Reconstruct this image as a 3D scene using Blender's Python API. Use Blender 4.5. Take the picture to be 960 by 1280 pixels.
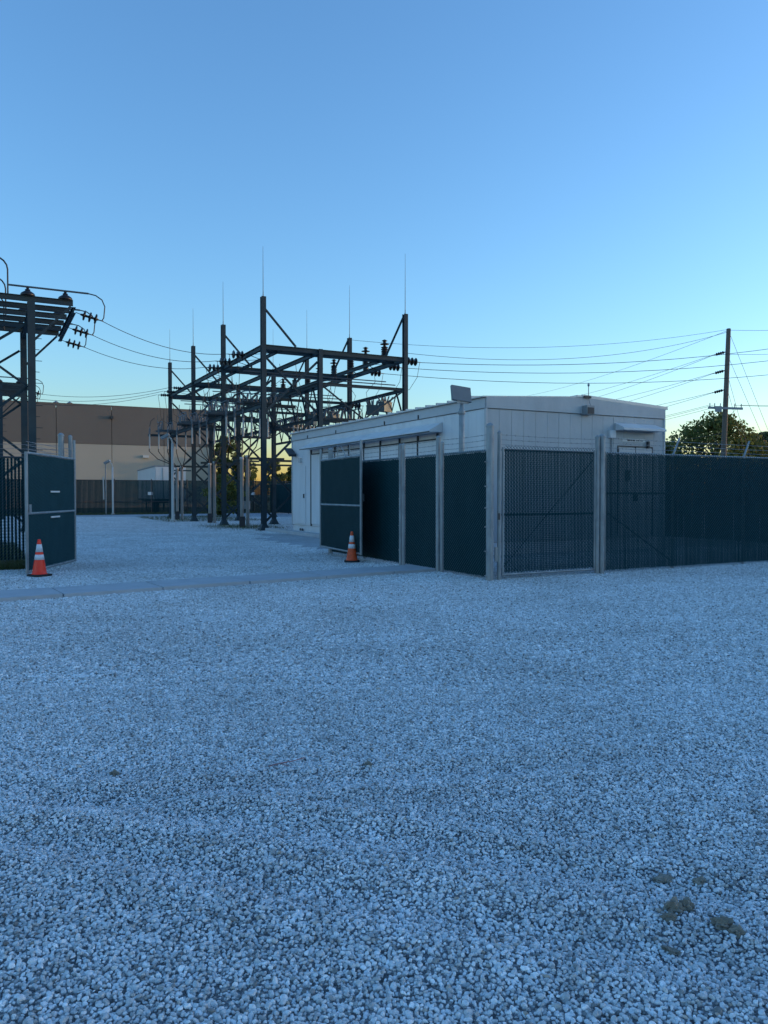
import bpy, math, random
import numpy as np
from mathutils import Vector, Matrix, Quaternion

for o in list(bpy.data.objects):
    bpy.data.objects.remove(o, do_unlink=True)
SC = bpy.context.scene
COL = SC.collection
R = math.radians
rng = random.Random(7)

# ------------------------------------------------------------------ camera, sky, sun, exposure
cam_d = bpy.data.cameras.new('camera')
cam = bpy.data.objects.new('camera', cam_d)
COL.objects.link(cam)
cam.location = (0, 0, 1.6)
cam.rotation_euler = (R(90) - math.atan(22 / 961), 0, 0)
cam_d.sensor_width = 36
cam_d.sensor_fit = 'AUTO'
cam_d.lens = 961 / 1280 * 36
cam_d.clip_start = 0.05
cam_d.clip_end = 6000
SC.camera = cam

SUN_AZ, SUN_EL = 77.0, 2.4        # degrees to the right of the view, degrees up
world = bpy.data.worlds.new('World')
SC.world = world
world.use_nodes = True
nt = world.node_tree
nt.nodes.clear()
wo = nt.nodes.new('ShaderNodeOutputWorld')
bg = nt.nodes.new('ShaderNodeBackground')
sky = nt.nodes.new('ShaderNodeTexSky')
sky.sky_type = 'NISHITA'
sky.sun_disc = False
sky.sun_elevation = R(SUN_EL)
sky.sun_rotation = R(SUN_AZ)
sky.altitude = 100
sky.air_density = 1.05
sky.dust_density = 0.75
sky.ozone_density = 3.3
nt.links.new(sky.outputs[0], bg.inputs[0])
bg.inputs[1].default_value = 0.15
nt.links.new(bg.outputs[0], wo.inputs[0])

sun_d = bpy.data.lights.new('sun', 'SUN')
sun_d.energy = 0.2
sun_d.angle = R(0.6)
sun_d.color = (1.0, 0.66, 0.34)
sun = bpy.data.objects.new('sun', sun_d)
COL.objects.link(sun)
sdir = Vector((math.sin(R(SUN_AZ)) * math.cos(R(SUN_EL)), math.cos(R(SUN_AZ)) * math.cos(R(SUN_EL)), math.sin(R(SUN_EL))))
sun.rotation_euler = sdir.to_track_quat('Z', 'Y').to_euler()
sun.location = (60, 40, 30)

SC.view_settings.view_transform = 'Standard'
SC.view_settings.look = 'None'
SC.view_settings.gamma = 1.0
SC.view_settings.exposure = 2.62
SC.view_settings.use_curve_mapping = False
SC.cycles.max_bounces = 6
SC.cycles.use_adaptive_sampling = True

# ------------------------------------------------------------------ site frame: s along the street fence, t into the yard
TH = R(27.5)
U = Vector((math.cos(TH), math.sin(TH), 0))
V = Vector((-math.sin(TH), math.cos(TH), 0))
C0 = Vector((1.956, 14.208, 0))


def W(s, t, z=0.0):
    return C0 + U * s + V * t + Vector((0, 0, z))


# ------------------------------------------------------------------ materials
MATS = {}


def newmat(name):
    m = bpy.data.materials.new(name)
    m.use_nodes = True
    b = m.node_tree.nodes['Principled BSDF']
    MATS[name] = m
    return m, m.node_tree, b


def mix(nt_, fac, c1, c2, blend='MIX'):
    n = nt_.nodes.new('ShaderNodeMix')
    n.data_type = 'RGBA'
    n.blend_type = blend
    for idx, val in ((0, fac), (6, c1), (7, c2)):
        if hasattr(val, 'node'):
            nt_.links.new(val, n.inputs[idx])
        elif idx == 0:
            n.inputs[0].default_value = val
        else:
            n.inputs[idx].default_value = (*val, 1) if len(val) == 3 else val
    return n.outputs[2]


def ramp(nt_, src, stops):
    n = nt_.nodes.new('ShaderNodeValToRGB')
    nt_.links.new(src, n.inputs[0])
    el = n.color_ramp.elements
    while len(el) < len(stops):
        el.new(0.5)
    for e, (p, c) in zip(el, stops):
        e.position = p
        e.color = (*c, 1) if len(c) == 3 else c
    return n.outputs[0]


def coord(nt_, kind='Object', scale=(1, 1, 1)):
    tc = nt_.nodes.new('ShaderNodeTexCoord')
    mp = nt_.nodes.new('ShaderNodeMapping')
    mp.inputs['Scale'].default_value = scale
    nt_.links.new(tc.outputs[kind], mp.inputs[0])
    return mp.outputs[0]


def worldpos(nt_, scale=(1, 1, 1)):
    g = nt_.nodes.new('ShaderNodeNewGeometry')
    mp = nt_.nodes.new('ShaderNodeMapping')
    mp.inputs['Scale'].default_value = scale
    nt_.links.new(g.outputs['Position'], mp.inputs[0])
    return mp.outputs[0]


def noise(nt_, vec, scale, detail=3.0, rough=0.55):
    n = nt_.nodes.new('ShaderNodeTexNoise')
    n.inputs['Scale'].default_value = scale
    n.inputs['Detail'].default_value = detail
    n.inputs['Roughness'].default_value = rough
    if vec is not None:
        nt_.links.new(vec, n.inputs['Vector'])
    return n.outputs['Fac']


def bump(nt_, h, strength, dist, bsdf):
    n = nt_.nodes.new('ShaderNodeBump')
    n.inputs['Strength'].default_value = strength
    n.inputs['Distance'].default_value = dist
    nt_.links.new(h, n.inputs['Height'])
    nt_.links.new(n.outputs[0], bsdf.inputs['Normal'])


def worn(name, base, dark, rough=0.6, metal=0.0, scale=3.0, amount=0.5, streak=(1, 1, 1), bumpy=0.0, fine=40.0, spec=0.5):
    m, t, b = newmat(name)
    vec = worldpos(t, streak)
    n1 = noise(t, vec, scale, 5, 0.6)
    f1 = ramp(t, n1, [(0.35, (0, 0, 0)), (0.75, (1, 1, 1))])
    mm = t.nodes.new('ShaderNodeMath')
    mm.operation = 'MULTIPLY'
    mm.inputs[1].default_value = amount
    t.links.new(f1, mm.inputs[0])
    c = mix(t, mm.outputs[0], base, dark)
    t.links.new(c, b.inputs['Base Color'])
    b.inputs['Metallic'].default_value = metal
    b.inputs['Specular IOR Level'].default_value = spec
    rr = t.nodes.new('ShaderNodeMapRange')
    rr.inputs['To Min'].default_value = max(0.05, rough - 0.12)
    rr.inputs['To Max'].default_value = min(1.0, rough + 0.12)
    t.links.new(n1, rr.inputs[0])
    t.links.new(rr.outputs[0], b.inputs['Roughness'])
    if bumpy:
        bump(t, noise(t, worldpos(t), fine, 4), 0.5, bumpy, b)
    return m


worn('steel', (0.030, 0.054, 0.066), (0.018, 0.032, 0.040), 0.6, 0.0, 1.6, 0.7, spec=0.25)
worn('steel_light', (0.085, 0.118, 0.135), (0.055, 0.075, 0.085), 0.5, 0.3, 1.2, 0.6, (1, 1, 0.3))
worn('galv', (0.33, 0.36, 0.37), (0.17, 0.19, 0.20), 0.5, 0.35, 7, 0.9, (1, 1, 0.35))
worn('galv_wire', (0.30, 0.31, 0.32), (0.2, 0.2, 0.2), 0.5, 0.4, 6, 0.5)
worn('green_wire', (0.04, 0.12, 0.135), (0.022, 0.075, 0.085), 0.5, 0.0, 3, 0.6, spec=0.3)
worn('slat', (0.0032, 0.034, 0.042), (0.0025, 0.025, 0.032), 0.6, 0.0, 2, 0.6, (1, 1, 0.4), spec=0.12)
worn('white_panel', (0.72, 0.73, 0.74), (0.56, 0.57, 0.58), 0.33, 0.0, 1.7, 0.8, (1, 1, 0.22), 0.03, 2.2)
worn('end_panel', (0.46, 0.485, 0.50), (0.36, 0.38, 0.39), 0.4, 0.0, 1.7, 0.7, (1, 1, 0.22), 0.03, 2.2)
worn('panel_trim', (0.52, 0.52, 0.52), (0.42, 0.42, 0.42), 0.45, 0.0, 1.8, 0.35)
worn('roof_metal', (0.55, 0.56, 0.56), (0.42, 0.43, 0.43), 0.4, 0.3, 1.4, 0.4)
worn('dark_metal', (0.05, 0.055, 0.06), (0.03, 0.03, 0.035), 0.5, 0.2, 6, 0.5)
worn('grey_box', (0.28, 0.30, 0.31), (0.2, 0.21, 0.22), 0.5, 0.1, 5, 0.4)
worn('lamp_grey', (0.17, 0.19, 0.20), (0.12, 0.13, 0.14), 0.5, 0.1, 5, 0.4)
worn('concrete', (0.44, 0.46, 0.48), (0.33, 0.345, 0.36), 0.85, 0.0, 2.2, 0.7, (1, 1, 1), 0.004, 60)
worn('insulator_brown', (0.018, 0.013, 0.012), (0.012, 0.01, 0.01), 0.3, 0.0, 9, 0.5)
worn('insulator_grey', (0.17, 0.19, 0.205), (0.11, 0.12, 0.13), 0.4, 0.0, 9, 0.5)
worn('cable', (0.018, 0.018, 0.02), (0.03, 0.03, 0.03), 0.55, 0.0, 9, 0.5)
worn('conduit', (0.55, 0.53, 0.49), (0.40, 0.38, 0.35), 0.5, 0.0, 5, 0.5, (1, 1, 0.3))
worn('tan_wall', (0.46, 0.40, 0.32), (0.42, 0.365, 0.29), 0.85, 0.0, 0.35, 0.6, (1, 1, 0.5))
worn('brown_wall', (0.175, 0.148, 0.125), (0.155, 0.13, 0.11), 0.85, 0.0, 0.35, 0.6, (1, 1, 0.5))
worn('joint', (0.16, 0.145, 0.125), (0.1, 0.09, 0.08), 0.9, 0.0, 2, 0.4)
worn('trailer_white', (0.72, 0.72, 0.71), (0.58, 0.57, 0.55), 0.4, 0.0, 1.2, 0.4, (1, 1, 0.3))
worn('rubber', (0.02, 0.02, 0.02), (0.03, 0.028, 0.026), 0.8, 0.0, 12, 0.5)
worn('cone_bright', (1.0, 0.04, 0.01), (0.97, 0.038, 0.01), 0.4, 0.0, 9, 0.4)
worn('cone_worn', (0.8, 0.10, 0.02), (0.45, 0.06, 0.02), 0.55, 0.0, 14, 0.8)
worn('reflective', (0.75, 0.75, 0.76), (0.55, 0.55, 0.56), 0.35, 0.0, 14, 0.5)
worn('pole_wood', (0.16, 0.125, 0.095), (0.09, 0.072, 0.056), 0.85, 0.0, 5, 0.9, (3, 3, 0.15))
worn('bark', (0.09, 0.07, 0.05), (0.05, 0.04, 0.03), 0.9, 0.0, 7, 0.8, (2, 2, 0.4))
worn('sign_white', (0.7, 0.7, 0.68), (0.6, 0.6, 0.58), 0.5, 0.0, 9, 0.3)
worn('clod', (0.27, 0.25, 0.21), (0.13, 0.12, 0.10), 0.95, 0.0, 26, 0.9, (1, 1, 1), 0.004, 120)
worn('twig_red', (0.30, 0.12, 0.12), (0.2, 0.09, 0.09), 0.7, 0.0, 26, 0.5)
worn('lens', (0.55, 0.56, 0.55), (0.5, 0.5, 0.5), 0.15, 0.0, 9, 0.2)


def leafmat(name, c1, c2, c3, transl=0.35):
    m, t, b = newmat(name)
    g = t.nodes.new('ShaderNodeNewGeometry')
    c = ramp(t, g.outputs['Random Per Island'], [(0.0, c1), (0.5, c2), (1.0, c3)])
    b.inputs['Roughness'].default_value = 0.6
    t.links.new(c, b.inputs['Base Color'])
    tr = t.nodes.new('ShaderNodeBsdfTranslucent')
    t.links.new(c, tr.inputs[0])
    mx = t.nodes.new('ShaderNodeMixShader')
    mx.inputs[0].default_value = transl
    t.links.new(b.outputs[0], mx.inputs[1])
    t.links.new(tr.outputs[0], mx.inputs[2])
    t.links.new(mx.outputs[0], t.nodes['Material Output'].inputs[0])
    return m


leafmat('leaf_oak', (0.085, 0.115, 0.03), (0.14, 0.165, 0.04), (0.22, 0.215, 0.06), 0.5)
leafmat('leaf_dark', (0.055, 0.085, 0.025), (0.085, 0.115, 0.03), (0.13, 0.15, 0.045), 0.45)
leafmat('leaf_yellow', (0.10, 0.125, 0.035), (0.15, 0.17, 0.05), (0.22, 0.21, 0.065), 0.45)
leafmat('grass', (0.04, 0.07, 0.02), (0.07, 0.095, 0.03), (0.12, 0.12, 0.05), 0.25)


def stone_mat():
    m, t, b = newmat('stone')
    oi = t.nodes.new('ShaderNodeObjectInfo')
    g = t.nodes.new('ShaderNodeNewGeometry')
    add = t.nodes.new('ShaderNodeMath')
    add.operation = 'ADD'
    t.links.new(oi.outputs['Random'], add.inputs[0])
    t.links.new(g.outputs['Random Per Island'], add.inputs[1])
    fr = t.nodes.new('ShaderNodeMath')
    fr.operation = 'FRACT'
    t.links.new(add.outputs[0], fr.inputs[0])
    c = ramp(t, fr.outputs[0], [(0.0, (0.16, 0.165, 0.165)), (0.12, (0.44, 0.465, 0.475)), (0.5, (0.60, 0.64, 0.665)),
                               (0.80, (0.68, 0.72, 0.75)), (0.95, (0.86, 0.88, 0.89)), (1.0, (0.40, 0.34, 0.28))])
    n = noise(t, worldpos(t), 0.55, 6, 0.65)
    d = ramp(t, n, [(0.36, (0.90, 0.895, 0.885)), (0.60, (1.09, 1.09, 1.09))])
    c = mix(t, 1.0, c, d, 'MULTIPLY')
    n3 = noise(t, worldpos(t), 9.0, 4, 0.7)
    d3 = ramp(t, n3, [(0.33, (0.84, 0.835, 0.83)), (0.55, (1.14, 1.14, 1.14))])
    c = mix(t, 1.0, c, d3, 'MULTIPLY')
    n2 = noise(t, worldpos(t), 110, 3)
    d2 = ramp(t, n2, [(0.3, (0.78, 0.78, 0.77)), (0.7, (1.1, 1.1, 1.1))])
    c = mix(t, 1.0, c, d2, 'MULTIPLY')
    t.links.new(c, b.inputs['Base Color'])
    b.inputs['Roughness'].default_value = 0.75
    bump(t, noise(t, worldpos(t), 220, 3), 0.35, 0.002, b)


stone_mat()


def ground_mat():
    m, t, b = newmat('gravel_ground')
    vec = worldpos(t)
    vo = t.nodes.new('ShaderNodeTexVoronoi')
    vo.inputs['Scale'].default_value = 58
    t.links.new(vec, vo.inputs['Vector'])
    sep = t.nodes.new('ShaderNodeSeparateColor')
    t.links.new(vo.outputs['Color'], sep.inputs[0])
    c = ramp(t, sep.outputs[0], [(0.0, (0.26, 0.27, 0.28)), (0.2, (0.42, 0.45, 0.48)), (0.6, (0.52, 0.57, 0.61)), (0.9, (0.6, 0.65, 0.69)), (1.0, (0.73, 0.76, 0.78))])
    edge = ramp(t, vo.outputs['Distance'], [(0.3, (1, 1, 1)), (0.75, (0.3, 0.3, 0.3))])
    c = mix(t, 0.8, c, edge, 'MULTIPLY')
    n = noise(t, vec, 0.55, 4)
    d = ramp(t, n, [(0.35, (0.92, 0.915, 0.91)), (0.65, (1.1, 1.1, 1.1))])
    c = mix(t, 1.0, c, d, 'MULTIPLY')
    t.links.new(c, b.inputs['Base Color'])
    b.inputs['Roughness'].default_value = 0.85
    inv = t.nodes.new('ShaderNodeMath')
    inv.operation = 'SUBTRACT'
    inv.inputs[0].default_value = 1.0
    t.links.new(vo.outputs['Distance'], inv.inputs[1])
    bump(t, inv.outputs[0], 0.7, 0.008, b)


ground_mat()
worn('field', (0.075, 0.085, 0.04), (0.05, 0.06, 0.03), 0.95, 0.0, 0.3, 0.8)
worn('soil', (0.10, 0.09, 0.065), (0.06, 0.055, 0.04), 0.95, 0.0, 3, 0.8, (1, 1, 1), 0.01, 25)


# ------------------------------------------------------------------ mesh helpers
class MB:
    def __init__(self):
        self.v = []
        self.f = []

    def add(self, vs, fs):
        n = len(self.v)
        self.v += [tuple(p) for p in vs]
        self.f += [tuple(i + n for i in q) for q in fs]
        return self

    def box(self, c, s, rot=None):
        x, y, z = s[0] / 2, s[1] / 2, s[2] / 2
        vs = [Vector(p) for p in ((-x, -y, -z), (x, -y, -z), (x, y, -z), (-x, y, -z), (-x, -y, z), (x, -y, z), (x, y, z), (-x, y, z))]
        if rot is not None:
            vs = [rot @ p for p in vs]
        c = Vector(c)
        return self.add([p + c for p in vs], [(0, 3, 2, 1), (4, 5, 6, 7), (0, 1, 5, 4), (1, 2, 6, 5), (2, 3, 7, 6), (3, 0, 4, 7)])

    def lohi(self, a, b):
        return self.box([(p + q) / 2 for p, q in zip(a, b)], [abs(q - p) for p, q in zip(a, b)])

    def bar(self, p0, p1, w, h=None, up=(0, 0, 1)):
        h = h or w
        p0, p1 = Vector(p0), Vector(p1)
        d = (p1 - p0)
        L = d.length
        d.normalize()
        up = Vector(up)
        if abs(d.dot(up)) > 0.98:
            up = Vector((1, 0, 0))
        x = d.cross(up).normalized()
        z = x.cross(d).normalized()
        M = Matrix((x, d, z)).transposed()
        return self.box((p0 + p1) / 2, (w, L, h), M)

    def hbeam(self, p0, p1, w, h, tk=0.016, up=(0, 0, 1)):
        p0, p1 = Vector(p0), Vector(p1)
        d = (p1 - p0).normalized()
        up = Vector(up)
        if abs(d.dot(up)) > 0.98:
            up = Vector((0, 1, 0))
        x = d.cross(up).normalized()
        z = x.cross(d).normalized()
        for k in (-1, 1):
            o = z * (k * (h / 2 - tk / 2))
            self.bar(p0 + o, p1 + o, w, tk, up)
        self.bar(p0, p1, tk, h - 2.2 * tk, up)
        return self

    def angle(self, p0, p1, w=0.07, tk=0.01):
        p0, p1 = Vector(p0), Vector(p1)
        self.bar(p0, p1, w, tk)
        d = (p1 - p0).normalized()
        up = Vector((0, 0, 1))
        if abs(d.dot(up)) > 0.98:
            up = Vector((1, 0, 0))
        x = d.cross(up).normalized()
        z = x.cross(d).normalized()
        o = x * (w / 2) + z * (w / 2 + tk / 2 + 0.001)
        self.bar(p0 + o, p1 + o, tk, w)
        return self

    def tube(self, pts, r, n=6, caps=True):
        pts = [Vector(p) for p in pts]
        rs = r if isinstance(r, (list, tuple)) else [r] * len(pts)
        rings = []
        prev = None
        for i, p in enumerate(pts):
            d = (pts[min(i + 1, len(pts) - 1)] - pts[max(i - 1, 0)]).normalized()
            if prev is None:
                a = Vector((0, 0, 1)) if abs(d.z) < 0.9 else Vector((1, 0, 0))
                x = d.cross(a).normalized()
            else:
                x = (prev - d * prev.dot(d)).normalized()
            prev = x
            y = d.cross(x)
            rings.append([p + (x * math.cos(2 * math.pi * k / n) + y * math.sin(2 * math.pi * k / n)) * rs[i] for k in range(n)])
        vs = [q for rg in rings for q in rg]
        fs = []
        for i in range(len(pts) - 1):
            for k in range(n):
                fs.append((i * n + k, i * n + (k + 1) % n, (i + 1) * n + (k + 1) % n, (i + 1) * n + k))
        if caps:
            fs.append(tuple(range(n - 1, -1, -1)))
            fs.append(tuple((len(pts) - 1) * n + k for k in range(n)))
        return self.add(vs, fs)

    def lathe(self, prof, n=10, M=None):
        """prof: (radius, z) pairs from bottom to top"""
        vs = []
        for r, z in prof:
            for k in range(n):
                a = 2 * math.pi * k / n
                p = Vector((r * math.cos(a), r * math.sin(a), z))
                vs.append(M @ p if M is not None else p)
        fs = []
        for i in range(len(prof) - 1):
            for k in range(n):
                fs.append((i * n + k, i * n + (k + 1) % n, (i + 1) * n + (k + 1) % n, (i + 1) * n + k))
        fs.append(tuple(range(n - 1, -1, -1)))
        fs.append(tuple((len(prof) - 1) * n + k for k in range(n)))
        return self.add(vs, fs)

    def mesh(self, name, mat=None, smooth=False):
        me = bpy.data.meshes.new(name)
        me.from_pydata(self.v, [], self.f)
        if mat:
            me.materials.append(MATS[mat])
        if smooth:
            for p in me.polygons:
                p.use_smooth = True
        me.update()
        return me

    def build(self, name, mat, parent=None, smooth=False, kind=None, label=None):
        return link(name, self.mesh(name, mat, smooth), parent, kind=kind, label=label)


def link(name, me, parent=None, loc=None, rot=None, kind=None, label=None, mw=None):
    o = bpy.data.objects.new(name, me)
    COL.objects.link(o)
    if parent is not None:
        o.parent = parent
    if mw is not None:
        o.matrix_basis = mw
    if loc is not None:
        o.location = loc
    if rot is not None:
        o.rotation_euler = rot
    if kind:
        o['kind'] = kind
    if label:
        o['label'] = label
    return o


def thing(name, label, cat, loc=(0, 0, 0), rz=0.0, group=None, kind=None):
    o = bpy.data.objects.new(name, None)
    o.empty_display_size = 0.2
    COL.objects.link(o)
    o.location = loc
    o.rotation_euler = (0, 0, rz)
    tag(o, label, cat, group, kind)
    return o


def tag(o, label, cat=None, group=None, kind=None):
    o['label'] = label
    if cat:
        o['category'] = cat
    if group:
        o['group'] = group
    if kind:
        o['kind'] = kind
    return o


def copy_tree(o, parent=None):
    c = o.copy()
    COL.objects.link(c)
    c.parent = parent
    for ch in [x for x in o.children]:
        copy_tree(ch, c)
    return c


def align(p, d):
    """matrix that puts +Z along d at p"""
    d = Vector(d).normalized()
    return Matrix.Translation(Vector(p)) @ d.to_track_quat('Z', 'Y').to_matrix().to_4x4()


# ------------------------------------------------------------------ ground, gravel, concrete strip
g = MB()
g.add([(-3000, -600, -0.012), (3000, -600, -0.012), (3000, 4000, -0.012), (-3000, 4000, -0.012)], [(0, 1, 2, 3)])
o = g.build('ground', 'field')
o['kind'] = 'structure'
g = MB()
pts = [W(-45, -40), W(45, -40), W(45, 52.6), W(-45, 52.6)]
g.add([(p.x, p.y, -0.004) for p in pts], [(0, 1, 2, 3)])
o = g.build('gravel_yard', 'gravel_ground')
tag(o, 'pale grey crushed stone covering the whole yard', kind='structure')


def undul(x, y):
    f = 0.9 * np.clip((6.2 - y) / 2.5, 0, 1)
    z = 0.012 * np.sin(0.9 * x + 0.55 * y + 1.0) + 0.009 * np.sin(1.7 * x - 1.3 * y + 0.4) + 0.006 * np.sin(3.1 * x + 2.3 * y)
    for a, b_, c_ in ((0.32, 0.95, -2.75), (0.30, 0.95, -3.25), (-0.22, 0.97, -4.1)):
        dd = a * x + b_ * y + c_
        z = z - 0.016 * np.exp(-(dd / 0.10) ** 2) + 0.012 * np.exp(-((np.abs(dd) - 0.2) / 0.08) ** 2)
    return (z + 0.036) * f


def stone_mesh(seed, sub):
    r = np.random.RandomState(seed)
    import bmesh
    bm = bmesh.new()
    bmesh.ops.create_icosphere(bm, subdivisions=sub, radius=0.5)
    ax = np.array([r.uniform(0.85, 1.35), r.uniform(0.75, 1.0), r.uniform(0.5, 0.85)])
    ns = r.normal(size=(9, 3))
    ns /= np.linalg.norm(ns, axis=1)[:, None]
    cut = r.uniform(0.24, 0.42, 9)
    for v in bm.verts:
        p = np.array(v.co)
        for nn, cc in zip(ns, cut):
            d = p @ nn
            if d > cc:
                p = p - nn * (d - cc) * 0.9
        v.co = Vector(p * ax)
    for f in bm.faces:
        f.smooth = False
    me = bpy.data.meshes.new('stone')
    bm.to_mesh(me)
    bm.free()
    me.materials.append(MATS['stone'])
    return me


pc = bpy.data.collections.new('stone_shapes')
for i in range(8):
    ob = bpy.data.objects.new('stone_shape', stone_mesh(100 + i, 2))
    pc.objects.link(ob)


def point_object(name, P, rot, scl, idx, collection, label):
    me = bpy.data.meshes.new(name)
    me.vertices.add(len(P))
    me.vertices.foreach_set('co', np.asarray(P, dtype=np.float32).ravel())
    for nm, typ, arr in (('rot', 'FLOAT_VECTOR', rot), ('scl', 'FLOAT_VECTOR', scl)):
        a = me.attributes.new(nm, typ, 'POINT')
        a.data.foreach_set('vector', np.asarray(arr, dtype=np.float32).ravel())
    a = me.attributes.new('idx', 'INT', 'POINT')
    a.data.foreach_set('value', np.asarray(idx, dtype=np.int32))
    o = link(name, me)
    ng = bpy.data.node_groups.new('scatter_' + name, 'GeometryNodeTree')
    ng.interface.new_socket('Geometry', in_out='INPUT', socket_type='NodeSocketGeometry')
    ng.interface.new_socket('Geometry', in_out='OUTPUT', socket_type='NodeSocketGeometry')
    gi = ng.nodes.new('NodeGroupInput')
    go = ng.nodes.new('NodeGroupOutput')
    ci = ng.nodes.new('GeometryNodeCollectionInfo')
    ci.inputs['Collection'].default_value = collection
    ci.inputs['Separate Children'].default_value = True
    ci.inputs['Reset Children'].default_value = True
    ip = ng.nodes.new('GeometryNodeInstanceOnPoints')
    ip.inputs['Pick Instance'].default_value = True
    ng.links.new(gi.outputs[0], ip.inputs['Points'])
    ng.links.new(ci.outputs[0], ip.inputs['Instance'])
    for nm, typ, sock in (('rot', 'FLOAT_VECTOR', 'Rotation'), ('scl', 'FLOAT_VECTOR', 'Scale'), ('idx', 'INT', 'Instance Index')):
        na = ng.nodes.new('GeometryNodeInputNamedAttribute')
        na.data_type = typ
        na.inputs['Name'].default_value = nm
        out = [q for q in na.outputs if q.enabled and q.name == 'Attribute'][0]
        ng.links.new(out, ip.inputs[sock])
    ng.links.new(ip.outputs[0], go.inputs[0])
    md = o.modifiers.new('scatter', 'NODES')
    md.node_group = ng
    tag(o, label, kind='stuff')
    return o


rs = np.random.RandomState(3)
NEAR_END = 6.4
sp = 0.0136
ys = np.arange(1.5, NEAR_END, sp * 0.92)
PP = []
for j, y in enumerate(ys):
    hw = 0.53 * y + 0.7
    xs = np.arange(-hw, hw, sp) + (j % 2) * sp / 2
    PP.append(np.stack([xs, np.full_like(xs, y)], 1))
PP = np.concatenate(PP)
PP += rs.uniform(-0.5, 0.5, PP.shape) * sp * 1.1
n = len(PP)
size = np.clip(rs.lognormal(math.log(0.0168), 0.27, n), 0.008, 0.036)
z = undul(PP[:, 0], PP[:, 1]) + rs.uniform(-0.005, 0.005, n)
P3 = np.column_stack([PP, z + 0.004])
rot = np.column_stack([rs.normal(0, 0.33, n), rs.normal(0, 0.33, n), rs.uniform(0, 6.28, n)])
point_object('gravel', P3, rot, np.column_stack([size] * 3), rs.randint(0, 8, n), pc, 'loose pale grey gravel stones in the foreground')

# beyond that the same stones come in square patches
patchc = bpy.data.collections.new('gravel_patches')
for k in range(4):
    r = np.random.RandomState(50 + k)
    import bmesh
    basev = []
    for i in range(6):
        me0 = stone_mesh(200 + i, 1)
        basev.append((np.array([v.co[:] for v in me0.vertices]), [tuple(p.vertices) for p in me0.polygons]))
        bpy.data.meshes.remove(me0)
    vs, fs = [], []
    off = 0
    m_ = 56
    for i in range(m_):
        for j in range(m_):
            x = (i + r.uniform(0, 1)) / m_ - 0.5
            y = (j + r.uniform(0, 1)) / m_ - 0.5
            bv, bf = basev[r.randint(6)]
            q = Matrix.Rotation(r.uniform(0, 6.28), 3, 'Z') @ Matrix.Rotation(r.normal(0, 0.5), 3, 'X')
            q = np.array(q)
            sc = np.clip(r.lognormal(math.log(0.0215), 0.32), 0.010, 0.048)
            vs.append(bv @ q.T * sc + np.array([x, y, r.uniform(-0.004, 0.010)]))
            fs += [tuple(a + off for a in f) for f in bf]
            off += len(bv)
    me = bpy.data.meshes.new('gravel_patch')
    me.from_pydata(np.concatenate(vs).tolist(), [], fs)
    me.materials.append(MATS['stone'])
    ob = bpy.data.objects.new('gravel_patch', me)
    patchc.objects.link(ob)
PP = []
for y in np.arange(NEAR_END + 0.35, 54.0, 1.0):
    hw = 0.54 * y + 1.2
    for x in np.arange(-hw, hw, 1.0):
        q = Vector((x, y, 0)) - C0
        s_, t_ = q.dot(U), q.dot(V)
        if 2.9 < s_ < 10.3 and 4.4 < t_ < 19.6:
            continue
        if s_ > 0.8 and t_ > 4.2 and t_ < 18:
            continue
        if s_ < -7.3 and 5.9 < t_ < 17.2:
            continue
        if t_ > 51.5:
            continue
        PP.append((x, y, 0.0))
n = len(PP)
rot = np.column_stack([np.zeros(n), np.zeros(n), rs.randint(0, 4, n) * math.pi / 2])
point_object('gravel_spread', np.array(PP), rot, np.ones((n, 3)), rs.randint(0, 4, n), patchc, 'pale grey gravel stones spread around the fences and gates')

# concrete strip: a row of slabs
A_ = W(-15.0, 0.75)
B_ = W(0.45, 2.45)
dirc = (B_ - A_)
Lc = dirc.length
strip = thing('concrete_walk', 'narrow concrete strip crossing the gravel before the open gates', None, A_, math.atan2(dirc.y, dirc.x), kind='structure')
ns = int(Lc / 1.5)
mb = MB().lohi((0.012, -0.5, -0.1), (Lc / ns - 0.012, 0.5, 0.065))
me = mb.mesh('slab', 'concrete')
for i in range(ns):
    link('slab', me, strip, loc=(i * Lc / ns, rng.uniform(-0.01, 0.01), rng.uniform(-0.003, 0.003)))


# clods of mud and small litter on the gravel
def clod(x, y, sx, sy, h, seed, label):
    r = random.Random(seed)
    import bmesh
    bm = bmesh.new()
    bmesh.ops.create_icosphere(bm, subdivisions=3, radius=1)
    ph = [r.uniform(0, 6) for _ in range(6)]
    for v in bm.verts:
        c = v.co
        k = 1 + 0.28 * math.sin(3.1 * c.x + ph[0]) * math.sin(2.7 * c.y + ph[1]) + 0.2 * math.sin(6 * c.x + ph[2] + 5 * c.y) + 0.2 * math.sin(11 * c.y + 9 * c.z + ph[3]) + 0.15 * math.sin(17 * c.x + ph[4]) * math.cos(13 * c.y) + r.uniform(-.16, .16)
        v.co = Vector((c.x * sx * k * 0.85, c.y * sy * k * 0.85, max(-0.3, c.z) * h * k))
    me = bpy.data.meshes.new('mud_clod')
    bm.to_mesh(me)
    bm.free()
    me.materials.append(MATS['clod'])
    o = link('mud_clod', me, loc=(x, y, float(undul(np.float64(x), np.float64(y))) + 0.011), rot=(0, 0, r.uniform(-.5, .5)))
    tag(o, label, 'mud clod', 'clods of dried mud on the gravel')


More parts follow.
